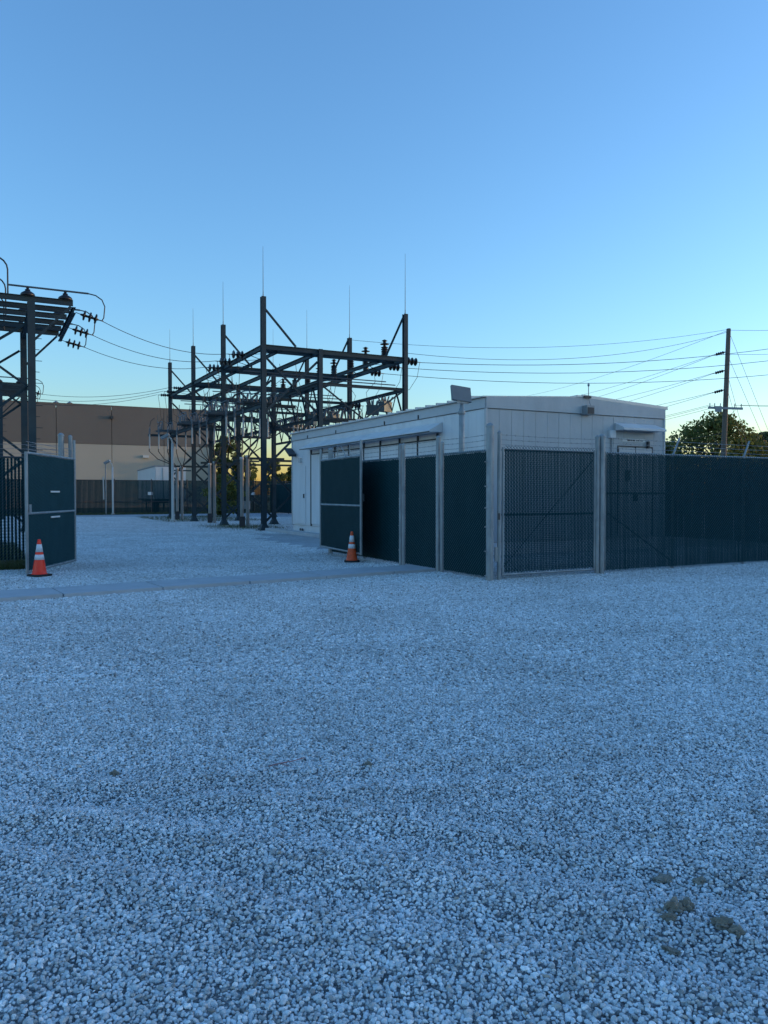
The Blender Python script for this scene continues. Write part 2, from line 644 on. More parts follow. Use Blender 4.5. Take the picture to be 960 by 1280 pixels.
for i, (x, y, sx, sy, h, lab) in enumerate([
    (1.085, 2.85, .045, .03, .03, 'long lumpy dark mud clod, upper one of the biggest pair on the gravel'),
    (1.145, 2.875, .035, .025, .028, 'squat dark mud clod touching the far side of the long lumpy clod'),
    (1.05, 2.79, .028, .02, .02, 'small crumb of mud at the near end of the long lumpy clod'),
    (1.225, 2.745, .05, .035, .026, 'flaky brown mud clod, lower one of the biggest pair on the gravel'),
    (1.255, 2.70, .03, .02, .02, 'small mud lump at the near edge of the flaky brown clod'),
    (1.15, 3.13, .05, .03, .012, 'flat brown mud smear beyond the biggest clods'),
    (1.29, 3.11, .03, .022, .012, 'small round mud spot beyond the flaky brown clod'),
    (0.99, 2.62, .035, .02, .01, 'thin flat mud flake just below the long lumpy clod'),
    (-1.51, 4.27, .028, .02, .018, 'dark mud clod alone far across the gravel at mid left'),
    (-0.09, 4.40, .024, .018, .016, 'rusty brown mud clod in the middle of the gravel'),
]):
    clod(x, y, sx, sy, h, 400 + i, lab)
mb = MB()
zt_ = float(undul(np.float64(-0.58), np.float64(4.4))) + 0.016
mb.tube([(-0.66, 4.36, zt_), (-0.6, 4.40, zt_ + .004), (-0.54, 4.44, zt_), (-0.47, 4.50, zt_ + .002)], 0.0028, 5)
mb.tube([(-0.6, 4.40, zt_ + .004), (-0.55, 4.36, zt_ + .002), (-0.52, 4.33, zt_)], 0.0022, 5)
tag(mb.build('twig', 'twig_red'), 'thin reddish forked twig lying on the gravel', 'twig')


# ------------------------------------------------------------------ chain-link fences and gates
def clip_diag(x0, x1, z0, z1, c, sgn):
    # line z = sgn*(x) + c within the rectangle
    pts = []
    xa, xb = x0, x1
    za, zb = sgn * xa + c, sgn * xb + c
    if sgn > 0:
        lo, hi = max(xa, z0 - c), min(xb, z1 - c)
    else:
        lo, hi = max(xa, c - z1), min(xb, c - z0)
    if hi - lo < 0.005:
        return None
    return (lo, sgn * lo + c), (hi, sgn * hi + c)


def mesh_fabric(x0, x1, z0, z1, y=0.0, pitch=0.07, r=0.0040):
    mb = MB()
    for sgn, dy in ((1, -0.011), (-1, 0.006)):
        if sgn > 0:
            c0, c1 = z0 - x1, z1 - x0
        else:
            c0, c1 = z0 + x0, z1 + x1
        k = math.floor(c0 / pitch)
        while k * pitch < c1:
            seg = clip_diag(x0, x1, z0, z1, k * pitch, sgn)
            if seg:
                (xa, za), (xb, zb) = seg
                mb.tube([(xa, y + dy, za), (xb, y + dy, zb)], r, 3, False)
            k += 1
    return mb


def slats(x0, x1, z0, z1, y=0.0, pitch=0.036, w=0.028, th=0.006, seed=1):
    r = random.Random(seed)
    mb = MB()
    n = int((x1 - x0) / pitch)
    for i in range(n):
        x = x0 + (i + 0.5) * (x1 - x0) / n
        a = r.uniform(-.03, .03)
        mb.box((x, y, (z0 + z1) / 2 + r.uniform(-.008, .008)), (w * r.uniform(0.94, 1.04), th, z1 - z0), Matrix.Rotation(a, 3, 'Z') @ Matrix.Rotation(r.uniform(-.0012, .0012), 3, 'Y'))
    return mb


def fabric(parent, x0, x1, z0, z1, y=0.0, w=0.028, seed=1, spikes=0.05, pitch=0.036):
    s_ = slats(x0, x1, z0 + 0.02, z1 - spikes, y, pitch, w, seed=seed).build('slat_infill', 'slat', parent, kind='stuff')
    m_ = mesh_fabric(x0, x1, z0, z1, y, pitch * 2).build('wire_mesh', 'green_wire', parent, kind='stuff')
    return s_, m_


def post(parent, x, y, h, r, cap=True, name='post', z0=-0.05, mat='galv'):
    mb = MB()
    mb.lathe([(r, z0), (r, h), (r * 1.12, h), (r * 1.12, h + 0.03), (r * 0.7, h + 0.03 + r * 0.5), (0.01, h + 0.03 + r * 0.75)] if cap else [(r, z0), (r, h)], 14, Matrix.Translation((x, y, 0)))
    return mb.build(name, mat, parent, smooth=False)


def bands(parent, x, y, r, zs, dirx=1):
    mb = MB()
    mb.lathe([(r + 0.006, -0.012), (r + 0.006, 0.012)], 12)
    mb.box((dirx * (r + 0.02), 0, 0), (0.05, 0.02, 0.02))
    me = mb.mesh('band', 'galv')
    for z_ in zs:
        link('band', me, parent, loc=(x, y, z_))


def barbed(parent, pts, seed=0, mat='galv_wire', r=0.0042):
    rr = random.Random(seed)
    mb = MB()
    mb.tube(pts, r, 4, False)
    a, b = Vector(pts[0]), Vector(pts[-1])
    L = (b - a).length
    n = int(L / 0.16)
    for i in range(1, n):
        # walk the polyline
        f = (i + rr.uniform(-.2, .2)) / n * (len(pts) - 1)
        j = min(int(f), len(pts) - 2)
        p = Vector(pts[j]).lerp(Vector(pts[j + 1]), f - j)
        for _ in range(2):
            d = Vector((rr.uniform(-.5, .5), rr.uniform(-1, 1), rr.uniform(-1, 1))).normalized() * 0.018
            mb.tube([p - d, p + d], 0.0026, 3, False)
    return mb.build('barbed_wire', mat, parent)


def sagline(a, b, n=8, sag=0.03):
    a, b = Vector(a), Vector(b)
    return [a.lerp(b, i / n) - Vector((0, 0, sag * 4 * (i / n) * (1 - i / n))) for i in range(n + 1)]


FT = 2.46    # fabric top
# --- street fence, along s from the corner
f1 = thing('chain_link_fence', 'dark slatted chain-link fence running along the gravel past the white building', 'fence', W(0, 0), TH)
post(f1, 0, 0, 2.84, 0.07)
bands(f1, 0, 0, 0.07, [0.1, 0.55, 1.0, 1.35, 1.75, 2.2], -1)
post(f1, 2.61, 0.0, 2.72, 0.044)
post(f1, 2.735, 0.0, 2.74, 0.058)
bands(f1, 2.735, 0.0, 0.058, [0.3, 0.75, 1.2, 1.65, 2.1, 2.4], 1)
fabric(f1, 2.84, 14.0, 0.05, FT, 0.0, w=0.0258, seed=11)
fabric(f1, 14.1, 26.0, 0.05, FT, 0.0, w=0.034, seed=16)
MB().bar((2.82, -0.01, 0.06), (2.82, -0.01, FT), 0.022, 0.012).build('tension_bar', 'galv', f1)
for i, x in enumerate((4.80, 7.05, 9.3, 11.6) + tuple(16.4 + 2.4 * k for k in range(4))):
    post(f1, x, 0.06, FT - 0.03, 0.03, True, 'line_post')
    MB().bar((x, 0.06, FT - 0.02), (x + 0.24, 0.10, FT + 0.36), 0.04, 0.014).build('barb_arm', 'galv', f1)
post(f1, 14.0, 0.0, 2.84, 0.07)
MB().tube([(2.80, 0.045, FT - 0.02), (26, 0.045, FT - 0.02)], 0.021, 8).build('top_rail', 'galv', f1)
MB().tube([(2.80, 0.045, 1.62), (4.8, 0.045, 1.62)], 0.021, 8).build('mid_rail', 'dark_metal', f1)
MB().tube([(2.80, 0.045, 1.30), (4.8, 0.045, 0.15)], 0.012, 6).build('truss_rod', 'dark_metal', f1)
for k in range(3):
    z_ = FT + 0.08 + 0.10 * k
    barbed(f1, sagline((2.80, -0.01, z_), (4.84 + .05 * k, 0.10 + .04 * k, z_), 4, 0.01) + sagline((4.84 + .05 * k, 0.10 + .04 * k, z_), (14, 0.10 + .04 * k, z_), 12, 0.02), 20 + k)

# --- walk gate beside the corner post
wg = thing('walk_gate', 'narrow slatted walk gate between the thick corner post and paired posts', 'gate', W(0.21, 0), TH)
LG = 2.33
for x in (0.0,):
    post(wg, x, 0.0, 2.72, 0.036, True, 'hinge_post')
for x in (0.085, LG):
    MB().tube([(x, 0, 0.08), (x, 0, FT + 0.02)], 0.024, 10).build('stile', 'galv', wg)
for z_ in (0.10, FT - 0.03):
    MB().tube([(0.085, 0.0 if z_ < 1 else 0.03, z_), (LG, 0.0 if z_ < 1 else 0.03, z_)], 0.022, 8).build('rail', 'galv' if z_ < 1 else 'dark_metal', wg)
MB().tube([(0.085, 0.03, 1.22), (LG, 0.03, 1.22)], 0.022, 8).build('mid_rail', 'dark_metal', wg)
MB().tube([(0.085, 0.035, 0.2), (LG, 0.035, 2.3)], 0.008, 6).build('truss_rod', 'dark_metal', wg)
fabric(wg, 0.115, LG - 0.03, 0.12, FT + 0.05, -0.01, w=0.0243, seed=12, spikes=0.085)
MB().lohi((-0.055, -0.05, 1.13), (-0.01, -0.012 - 0.03, 1.25)).build('latch', 'dark_metal', wg)
MB().lohi((-0.10, -0.02, 0.35), (-0.04, 0.005, 0.62)).build('hinge_plate', 'galv', wg)
for k in range(3):
    barbed(wg, sagline((0.03, 0, FT + 0.07 + .09 * k), (LG + 0.05, 0, FT + 0.06 + .09 * k), 6, 0.012), 30 + k)

# --- side fence, along t from the corner to the gate opening (local x runs along t)
f2 = thing('slatted_fence', 'dark slatted chain-link fence receding from the corner post to the open gate', 'fence', W(0, 0), TH + math.pi / 2)
for x, h, r in ((1.67, 2.62, 0.038), (1.82, 2.74, 0.048), (3.29, 2.68, 0.038), (3.43, 2.68, 0.038), (7.35, 2.78, 0.065)):
    post(f2, x, 0.0, h, r)
    bands(f2, x, 0.0, r, [0.35, 0.9, 1.5, 2.1], 1)
for x in (5.4,):
    post(f2, x, -0.06, FT - 0.05, 0.03, True, 'line_post')
fabric(f2, 0.12, 1.60, 0.05, FT - 0.02, 0, w=0.0305, seed=13)
fabric(f2, 1.92, 3.21, 0.05, FT - 0.02, 0, w=0.0305, seed=14)
fabric(f2, 3.50, 7.27, 0.05, FT - 0.02, 0, w=0.0305, seed=15)
for a, b in ((0.08, 1.64), (1.86, 3.25), (3.45, 7.3)):
    MB().tube([(a, -0.035, FT - 0.04), (b, -0.035, FT - 0.04)], 0.021, 8).build('top_rail', 'galv', f2)
    MB().tube([(a, -0.035, 1.66), (b, -0.035, 1.66)], 0.018, 8).build('mid_rail', 'dark_metal', f2)
    for k in range(3):
        barbed(f2, sagline((a, 0, FT + 0.05 + .1 * k), (b, 0, FT + 0.05 + .1 * k), 5, 0.012), 40 + k)
MB().tube([(0.1, -0.04, 1.0), (1.62, -0.04, 0.12)], 0.01, 6).build('truss_rod', 'dark_metal', f2)


# --- the two swung-open gate leaves
def gate_leaf(label, p_near, p_far, zb, zt, arms_near, arms_far, tagz, seed, matpanel='slat', tilt=0.0):
    d = p_far - p_near
    L = d.length
    t_ = thing('swing_gate', label, 'gate', p_near, math.atan2(d.y, d.x), 'open leaves of the double gate')
    for x, top in ((0, arms_near), (L, arms_far)):
        MB().tube([(x, 0, zb - 0.03), (x, 0, top)], 0.032, 10).build('stile', 'galv', t_)
    zm = zb + (zt - zb) * 0.49
    for z_ in (zb, zt):
        MB().tube([(0.02, 0, z_), (L - 0.02, 0, z_)], 0.026, 8).build('rail', 'galv', t_)
    MB().tube([(0.02, 0, zm), (L - 0.02, 0, zm)], 0.026, 8).build('mid_rail', 'galv', t_)
    slats(0.04, L - 0.04, zb + 0.03, zm - 0.025, 0, 0.036, 0.0352, seed=seed).build('slat_infill', 'slat', t_, kind='stuff')
    slats(0.04, L - 0.04, zm + 0.025, zt - 0.03, 0, 0.036, 0.0352, seed=seed + 1).build('slat_infill', 'slat', t_, kind='stuff')
    mesh_fabric(0.03, L - 0.03, zb + 0.01, zt + 0.025, 0, 0.07).build('wire_mesh', 'green_wire', t_, kind='stuff')
    for k in range(3):
        barbed(t_, sagline((0, 0, zt + 0.07 + .075 * k), (L, 0, zt + 0.07 + .075 * k), 4, 0.01), seed + 5 + k)
    return t_, L, zm


gl, L, zm = gate_leaf('open gate leaf with dark slats behind the bright orange cone', W(-7.55, 4.94), W(-6.42, 7.50), 0.07, 2.42, 2.44, 2.86, 0, 60)
for z_, w_ in ((zm + 0.42, 0.52), (zm - 0.12, 0.52)):
    MB().lohi((1.22, 0.02, z_), (1.22 + w_, 0.03, z_ + 0.035)).build('tie_strip', 'sign_white', gl)
    MB().lohi((1.22, -0.035, z_), (1.22 + w_, -0.022, z_ + 0.035)).build('tie_strip', 'sign_white', gl)
MB().lohi((0.03, -0.06, zm + 0.02), (0.10, -0.03, zm + 0.18)).build('latch', 'galv', gl)
gr, L, zm = gate_leaf('open gate leaf with dark slats standing before the side fence, beside the duller cone', W(-0.55, 4.33), W(-0.33, 7.25), 0.22, 2.50, 2.86, 2.80, 0, 70)
MB().lohi((0.0 - .03, -0.07, zm + 0.1), (0.05, -0.03, zm + 0.28)).build('latch', 'dark_metal', gr)
for x in (0.75, 1.6):
    MB().tube([(x, 0, 2.50), (x, 0, 2.78)], 0.012, 6).build('barb_arm', 'galv', gr)
MB().tube([(1.0, 0, 2.52), (1.35, 0, 2.80)], 0.012, 6).build('barb_arm', 'galv', gr)

# --- fence continuing beyond the open leaf on the other side of the gateway
f3 = thing('slatted_fence', 'black picket-like slatted fence beyond the open leaf, at the left edge', 'fence', W(-6.45, 7.55), TH)
post(f3, -0.04, 0.08, 2.92, 0.045)
post(f3, -0.24, 0.08, 2.95, 0.065)
slats(-9.0, -0.34, 0.12, 2.42, 0.08, 0.075, 0.046, seed=80).build('slat_infill', 'slat', f3, kind='stuff')
mesh_fabric(-9.0, -0.3, 0.1, 2.46, 0.08, 0.07).build('wire_mesh', 'green_wire', f3, kind='stuff')
MB().tube([(-9, 0.11, 2.44), (-0.3, 0.11, 2.44)], 0.022, 8).build('top_rail', 'dark_metal', f3)
for x in (-2.6, -5.0, -7.4):
    post(f3, x, 0.13, 2.5, 0.03, True, 'line_post')
for k in range(3):
    barbed(f3, sagline((-9, 0.08, 2.54 + .1 * k), (-0.24, 0.08, 2.54 + .1 * k), 5, 0.02), 90 + k)

# --- far yard fence and the one at the other side of the building
f4 = thing('slatted_fence', 'long dark green slatted fence at the far end of the yard', 'fence', W(-14, 53), TH)
slats(0, 44, 0.05, 2.72, 0, 0.09, 0.078, 0.008, seed=99).build('slat_infill', 'slat', f4, kind='stuff')
MB().tube([(0, -0.03, 2.74), (44, -0.03, 2.74)], 0.03, 6).build('top_rail', 'dark_metal', f4)
MB().tube([(0, -0.03, 1.0), (44, -0.03, 1.0)], 0.03, 6).build('mid_rail', 'dark_metal', f4)
for i in range(16):
    post(f4, 0.5 + i * 2.9, -0.05, 2.8, 0.04, True, 'line_post', mat='dark_metal')
for i, x in enumerate((17.6, 22.2, 26.3, 30.5)):
    MB().lohi((x, -0.08, 1.55), (x + 0.36, -0.065, 1.80)).build('sign', 'sign_white', f4)
f6 = thing('slatted_fence', 'solid slatted fence added beyond the right edge to shade the gravel', 'fence', W(26.1, 0.1), TH - math.pi / 2)  # unseen fence with tight slats, added to keep low sun off the foreground gravel
slats(0, 34, 0.03, 2.46, 0, 0.09, 0.0895, 0.012, seed=97).build('slat_infill', 'slat', f6, kind='stuff')
MB().tube([(0, 0.03, 2.48), (34, 0.03, 2.48)], 0.03, 6).build('top_rail', 'galv', f6)
for i in range(12):
    post(f6, 0.3 + i * 3.0, -0.06, 2.5, 0.035, True, 'line_post')
f5 = thing('slatted_fence', 'dark slatted fence behind the white building, seen through the street fence', 'fence', W(14.05, 0.2), TH + math.pi / 2)
slats(0, 52.6, 0.05, 2.45, 0, 0.09, 0.083, 0.008, seed=98).build('slat_infill', 'slat', f5, kind='stuff')
MB().tube([(0, 0.03, 2.46), (52.6, 0.03, 2.46)], 0.03, 6).build('top_rail', 'dark_metal', f5)
for i in range(18):
    post(f5, 0.3 + i * 3.0, -0.05, 2.5, 0.035, True, 'line_post', mat='dark_metal')


nb = thing('sunblock_shed', 'plain metal shed added past the right edge to block the low sun', 'building', W(29, -30), TH)  # out of view, added so the end wall and near gravel stay in shade
MB().lohi((0, 0, 0), (12, 37, 5.6)).build('wall', 'grey_box', nb)
MB().lohi((-0.3, -0.3, 5.6), (12.3, 37.3, 5.85)).build('roof', 'roof_metal', nb)
for k in range(4):
    MB().lohi((-0.04, 4 + 8 * k, 0.02), (-0.005, 7.6 + 8 * k, 4.0)).build('roller_door', 'white_panel', nb)

# ------------------------------------------------------------------ traffic cones
def cone(label, loc, mat, tilt):
    t_ = thing('traffic_cone', label, 'traffic cone', loc, rng.uniform(0, 1), 'traffic cones at the gateway')
    b = MB()
    b.add([(x, y, z_) for z_, k in ((0, .18), (.028, .18), (.036, .165)) for x, y in
           ((-k, -k * .8), (-k * .8, -k), (k * .8, -k), (k, -k * .8), (k, k * .8), (k * .8, k), (-k * .8, k), (-k, k * .8))],
          [tuple(range(7, -1, -1)), tuple(range(16, 24))] + [(r_ * 8 + i, r_ * 8 + (i + 1) % 8, (r_ + 1) * 8 + (i + 1) % 8, (r_ + 1) * 8 + i) for r_ in range(2) for i in range(8)])
    b.build('base', 'rubber', t_)
    rad = lambda z_: 0.135 - (0.135 - 0.027) * (z_ - 0.036) / (0.71 - 0.036)
    prof = [(0.15, 0.036), (0.14, 0.05)] + [(rad(z_), z_) for z_ in np.linspace(0.06, 0.70, 10)] + [(0.022, 0.71), (0.012, 0.71), (0.012, 0.66)]
    MB().lathe(prof, 28).build('body', mat, t_, True)
    for z0, z1 in ((0.315, 0.415), (0.465, 0.615)):
        MB().lathe([(rad(z0) - .004, z0), (rad(z0) + .003, z0), (rad(z1) + .003, z1), (rad(z1) - .004, z1)], 28).build('reflective_band', 'reflective', t_, True)
    t_.rotation_euler.x = tilt
    return t_


cone('bright red-orange traffic cone standing before the gate leaf at the left edge', (-6.70, 14.92, 0.018), 'cone_bright', 0.0)
cone('faded orange traffic cone beside the gate leaf nearer the white building', (-0.755, 18.06, 0.018), 'cone_worn', 0.0)

# ------------------------------------------------------------------ white equipment building
BL, BW, BH, BR = 14.16, 6.43, 4.14, 4.31
bd = thing('equipment_building', 'long low white metal-panel equipment building behind the slatted fence', 'building', W(3.37, 4.93), TH)
MB().lohi((0.03, 0.03, 0.30), (BW - 0.03, BL - 0.03, BH - 0.12)).build('wall', 'panel_trim', bd)
MB().lohi((0.02, -0.02, 0.0), (BW - 0.02, BL + 0.02, 0.32)).build('base_skirt', 'white_panel', bd)
# end wall panels (street side and yard side)
npan = 16
pw = BW / npan
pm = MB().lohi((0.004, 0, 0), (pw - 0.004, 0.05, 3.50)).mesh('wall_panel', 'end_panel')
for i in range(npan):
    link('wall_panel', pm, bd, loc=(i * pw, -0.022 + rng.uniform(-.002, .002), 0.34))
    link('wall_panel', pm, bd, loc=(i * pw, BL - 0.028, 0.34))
npl = 35
pl = BL / npl
pm = MB().lohi((0, 0.004, 0), (0.05, pl - 0.004, 3.50)).mesh('wall_panel', 'white_panel')
for i in range(npl):
    link('wall_panel', pm, bd, loc=(-0.022 + rng.uniform(-.002, .002), i * pl, 0.34))
    link('wall_panel', pm, bd, loc=(BW - 0.028, i * pl, 0.34))
# gable trims: one strip per half, following the roof pitch
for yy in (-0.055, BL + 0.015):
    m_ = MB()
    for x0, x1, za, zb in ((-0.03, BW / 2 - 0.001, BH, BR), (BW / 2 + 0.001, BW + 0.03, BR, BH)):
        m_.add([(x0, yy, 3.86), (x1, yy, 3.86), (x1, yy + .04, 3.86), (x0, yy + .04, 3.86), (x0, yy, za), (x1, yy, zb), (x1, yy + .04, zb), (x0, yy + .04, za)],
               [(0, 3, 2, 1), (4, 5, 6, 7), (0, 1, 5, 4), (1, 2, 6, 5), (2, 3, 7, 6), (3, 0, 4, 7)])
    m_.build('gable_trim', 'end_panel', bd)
for xx in (-0.058, BW + 0.018):
    MB().lohi((xx, -0.02, 3.86), (xx + 0.04, BL + 0.02, BH - 0.01)).build('eave_trim', 'panel_trim', bd)
MB().lohi((-0.045, -0.045, 0.3), (0.02, 0.02, 3.855)).build('corner_trim', 'panel_trim', bd)
MB().lohi((BW - 0.02, -0.045, 0.3), (BW + 0.045, 0.02, 3.855)).build('corner_trim', 'panel_trim', bd)
MB().lohi((-0.045, BL - 0.02, 0.3), (0.02, BL + 0.045, 3.855)).build('corner_trim', 'panel_trim', bd)
# roof: standing-seam sheets on both slopes
ang = math.atan2(BR - BH, BW / 2)
sl = math.hypot(BR - BH, BW / 2) + 0.12
nr = 24
rw = (BL + 0.12) / nr
sheet = MB().lohi((0, 0.003, 0), (sl, rw - 0.003, 0.03))
sheet.lohi((0, rw - 0.055, 0.03), (sl, rw - 0.01, 0.085))
sm = sheet.mesh('roof_sheet', 'roof_metal')
for i in range(nr):
    link('roof_sheet', sm, bd, loc=(-0.13, -0.06 + i * rw, BH - 0.005), rot=(0, -ang, 0))
    link('roof_sheet', sm, bd, loc=(BW + 0.13, -0.06 + (i + 1) * rw, BH - 0.005), rot=(0, -ang, math.pi))
MB().lohi((BW / 2 - 0.2, -0.07, BR + 0.0), (BW / 2 + 0.2, BL + 0.07, BR + 0.055)).build('ridge_cap', 'roof_metal', bd)
# long canopy on the wall facing the gateway
m_ = MB()
y0, y1 = 2.12, 12.2
m_.add([(-0.03, y0, 3.66), (-0.46, y0, 3.42), (-0.46, y0, 3.38), (-0.03, y0, 3.38), (-0.03, y1, 3.66), (-0.46, y1, 3.42), (-0.46, y1, 3.38), (-0.03, y1, 3.38)],
       [(0, 1, 2, 3), (7, 6, 5, 4), (0, 4, 5, 1), (1, 5, 6, 2), (2, 6, 7, 3), (3, 7, 4, 0)])
cn = m_.build('canopy', 'white_panel', bd)
MB().lohi((-0.475, y0 - 0.005, 3.365), (-0.461, y1 + 0.005, 3.395)).build('edge_strip', 'dark_metal', cn)
for i, y in enumerate((2.35, 3.48, 4.63, 5.95, 7.18, 8.42, 9.65, 10.9, 12.0)):
    MB().lohi((-0.075, y - 0.025, 0.34), (-0.03, y + 0.025, 3.36)).build('door_jamb', 'dark_metal', bd)
MB().lohi((-0.075, 2.40, 3.18), (-0.03, 12.0, 3.215)).build('door_header', 'dark_metal', bd)
ys_ = (2.35, 3.48, 4.63, 5.95, 7.18, 8.42, 9.65, 10.9, 12.0)
for a, b in zip(ys_[:-1], ys_[1:]):
    dd = MB().lohi((-0.055, a + 0.04, 0.42), (-0.03, b - 0.04, 3.17)).build('door', 'white_panel', bd)
    MB().lohi((-0.085, a + 0.1, 1.3), (-0.056, a + 0.13, 1.5)).build('handle', 'dark_metal', dd)
# lifting holes, wall light, corner door
for y in (1.0, 3.4, 5.6, 9.5, 12.3):
    MB().lohi((-0.075, y, 3.92 - .06), (-0.057, y + .06, 3.98)).build('lifting_lug', 'dark_metal', bd)
dr = MB().lohi((-0.05, 12.62, 0.40), (-0.024, 13.75, 2.75)).build('door', 'white_panel', bd)
MB().lohi((-0.09, 12.72, 1.45), (-0.051, 12.78, 1.62)).build('handle', 'dark_metal', dr)
MB().lohi((-0.12, 13.05, 2.92), (-0.024, 13.25, 3.1)).build('wall_light', 'lens', bd)
for k, y in enumerate((13.2, 12.95)):
    MB().lohi((-0.03, y, 0.10), (-0.021, y + 0.12, 0.2)).build('skid_slot', 'dark_metal', bd)
# small dark lamp on a slanted bracket at the far corner
MB().bar((-0.16, BL + 0.12, 3.52), (-0.24, BL - 0.62, 3.22), 0.30, 0.10).build('corner_lamp', 'dark_metal', bd)
# end wall facing the street: awning, double door, plates, wall pack, mast
m_ = MB()
x0, x1 = 4.48, 6.07
m_.add([(x0, -0.03, 3.66), (x1, -0.03, 3.66), (x1 + .04, -0.42, 3.50), (x0 - .04, -0.42, 3.50), (x0, -0.03, 3.44), (x1, -0.03, 3.44), (x1 + .04, -0.42, 3.44), (x0 - .04, -0.42, 3.44)],
       [(0, 3, 2, 1), (4, 5, 6, 7), (0, 1, 5, 4), (1, 2, 6, 5), (2, 3, 7, 6), (3, 0, 4, 7)])
m_.build('awning', 'white_panel', bd)
for a, b, hx in ((4.62, 5.26, 5.2), (5.28, 5.92, 5.30)):
    dd = MB().lohi((a, -0.05, 0.42), (b, -0.026, 2.95)).build('door', 'panel_trim', bd)
    MB().lohi((hx - 0.02, -0.09, 1.4), (hx + 0.03, -0.051, 1.6)).build('handle', 'dark_metal', dd)
for a in (4.57, 5.255, 5.93):
    MB().lohi((a, -0.056, 0.40), (a + 0.02, -0.026, 2.98)).build('door_jamb', 'dark_metal', bd)
MB().lohi((4.57, -0.056, 2.985), (5.95, -0.026, 3.01)).build('door_header', 'dark_metal', bd)
pl_ = MB().lohi((4.75, -0.036, 3.13), (5.65, -0.023, 3.22)).build('name_plate', 'sign_white', bd)
for k, (a, w_) in enumerate(((4.95, .10), (5.07, .06), (5.15, .10), (5.30, .04), (5.36, .05), (5.44, .03), (5.5, .05))):
    MB().lohi((a, -0.041, 3.155), (a + w_, -0.037, 3.195)).build('plate_mark', 'dark_metal', pl_)
MB().lohi((5.72, -0.10, 2.96), (5.78, -0.024, 3.16)).build('wall_light', 'dark_metal', bd)
MB().lohi((4.22, -0.12, 3.22), (4.42, -0.024, 3.44)).build('junction_box', 'white_panel', bd)
MB().lohi((4.84, -0.065, 2.0), (5.06, -0.052, 2.3)).build('sign', 'dark_metal', bd)
cd = MB().tube([(4.32, -0.05, 3.22), (4.32, -0.05, 0.4)], 0.02, 8)
cd.build('conduit', 'galv', bd)
wp_ = MB().lohi((3.22, -0.24, 3.83), (3.50, -0.056, 4.08)).build('wall_pack', 'grey_box', bd)
MB().lohi((3.25, -0.255, 3.85), (3.47, -0.241, 4.02)).build('lens', 'dark_metal', wp_)
ms = MB()
ms.tube([(3.42, -0.08, 4.3), (3.42, -0.08, 4.66)], 0.012, 6)
ms.lathe([(0.012, 4.62), (0.035, 4.66), (0.02, 4.72), (0.004, 4.73)], 8, Matrix.Translation((3.42, -0.08, 0)))
ms.tube([(3.42, -0.08, 4.32), (3.44, -0.12, 4.15), (3.52, -0.12, 3.98), (3.46, -0.14, 3.86)], 0.008, 5)
ms.build('antenna', 'galv', bd)
MB().lohi((3.25, -0.11, 4.30), (3.50, -0.056, 4.36)).build('antenna_bracket', 'dark_metal', bd)

# ------------------------------------------------------------------ floodlight pole between fence and building
fl = thing('floodlight_pole', 'grey floodlight pole with tilted square head before the white building wall', 'floodlight', W(1.75, 3.62), TH)
MB().lathe([(0.068, 0), (0.066, 3.62), (0.05, 3.64), (0.04, 3.8)], 14).build('pole', 'galv', fl, True)
tl = Matrix.Rotation(R(-16), 3, 'X') @ Matrix.Rotation(R(5), 3, 'Y')
hd = MB().box((-0.02, 0.0, 3.97), (0.52, 0.07, 0.37), tl).build('lamp_head', 'lamp_grey', fl)
MB().box((-0.02, 0.055, 3.985), (0.46, 0.04, 0.31), tl).build('lens', 'lens', hd)
MB().lohi((-0.16, -0.06, 3.74), (0.16, -0.03, 3.84)).build('yoke', 'galv', fl)
MB().lathe([(0.09, 3.50), (0.09, 3.56)], 12).build('collar', 'galv', fl)

# ------------------------------------------------------------------ insulators (shared meshes)


def bell_string(n=3, r=0.20, pitch=0.205):
    prof = [(0.02, 0)]
    for i in range(n):
        z_ = 0.06 + i * pitch
        prof += [(0.045, z_), (0.05, z_ + 0.04), (r * 0.85, z_ + 0.06), (r, z_ + 0.09), (r * 0.8, z_ + 0.12), (0.05, z_ + 0.13)]
    prof += [(0.02, 0.06 + n * pitch), (0.02, 0.22 + n * pitch)]
    return MB().lathe(prof, 12).mesh('insulator_string', 'insulator_brown', True)


def post_ins(h, r, n, mat):
    prof = [(r * 0.9, 0), (r * 0.9, 0.04), (r * 0.5, 0.05)]
    for i in range(n):
        z_ = 0.06 + i * (h - 0.12) / n
        d = (h - 0.12) / n
        prof += [(r * 0.55, z_), (r, z_ + d * 0.45), (r, z_ + d * 0.6), (r * 0.55, z_ + d * 0.9)]
    prof += [(r * 0.6, h - 0.05), (r * 0.6, h)]
    return MB().lathe(prof, 10).mesh('post_insulator', mat, True)


BELL = bell_string()
BELL_S = bell_string(4, 0.10, 0.13)
PINS = post_ins(0.45, 0.10, 4, 'insulator_brown')
PING = post_ins(0.42, 0.062, 6, 'insulator_grey')
CAPB = MB().lathe([(0.25, 0), (0.25, 0.05), (0.23, 0.10), (0.13, 0.17), (0.09, 0.19), (0.09, 0.24), (0.05, 0.25), (0.05, 0.31)], 14).mesh('cap_insulator', 'insulator_brown', True)


def arrester_mesh():
    prof = [(0.12, 0), (0.12, 0.05)]
    for i in range(9):
        z_ = 0.06 + i * 0.075
        prof += [(0.10, z_), (0.155, z_ + 0.03), (0.155, z_ + 0.045), (0.10, z_ + 0.07)]
    prof += [(0.06, 0.75), (0.06, 0.82), (0.19, 0.83), (0.19, 0.85), (0.07, 0.87), (0.07, 0.97), (0.13, 0.98), (0.02, 1.04)]
    return MB().lathe(prof, 12).mesh('arrester', 'insulator_brown', True)


ARR = arrester_mesh()

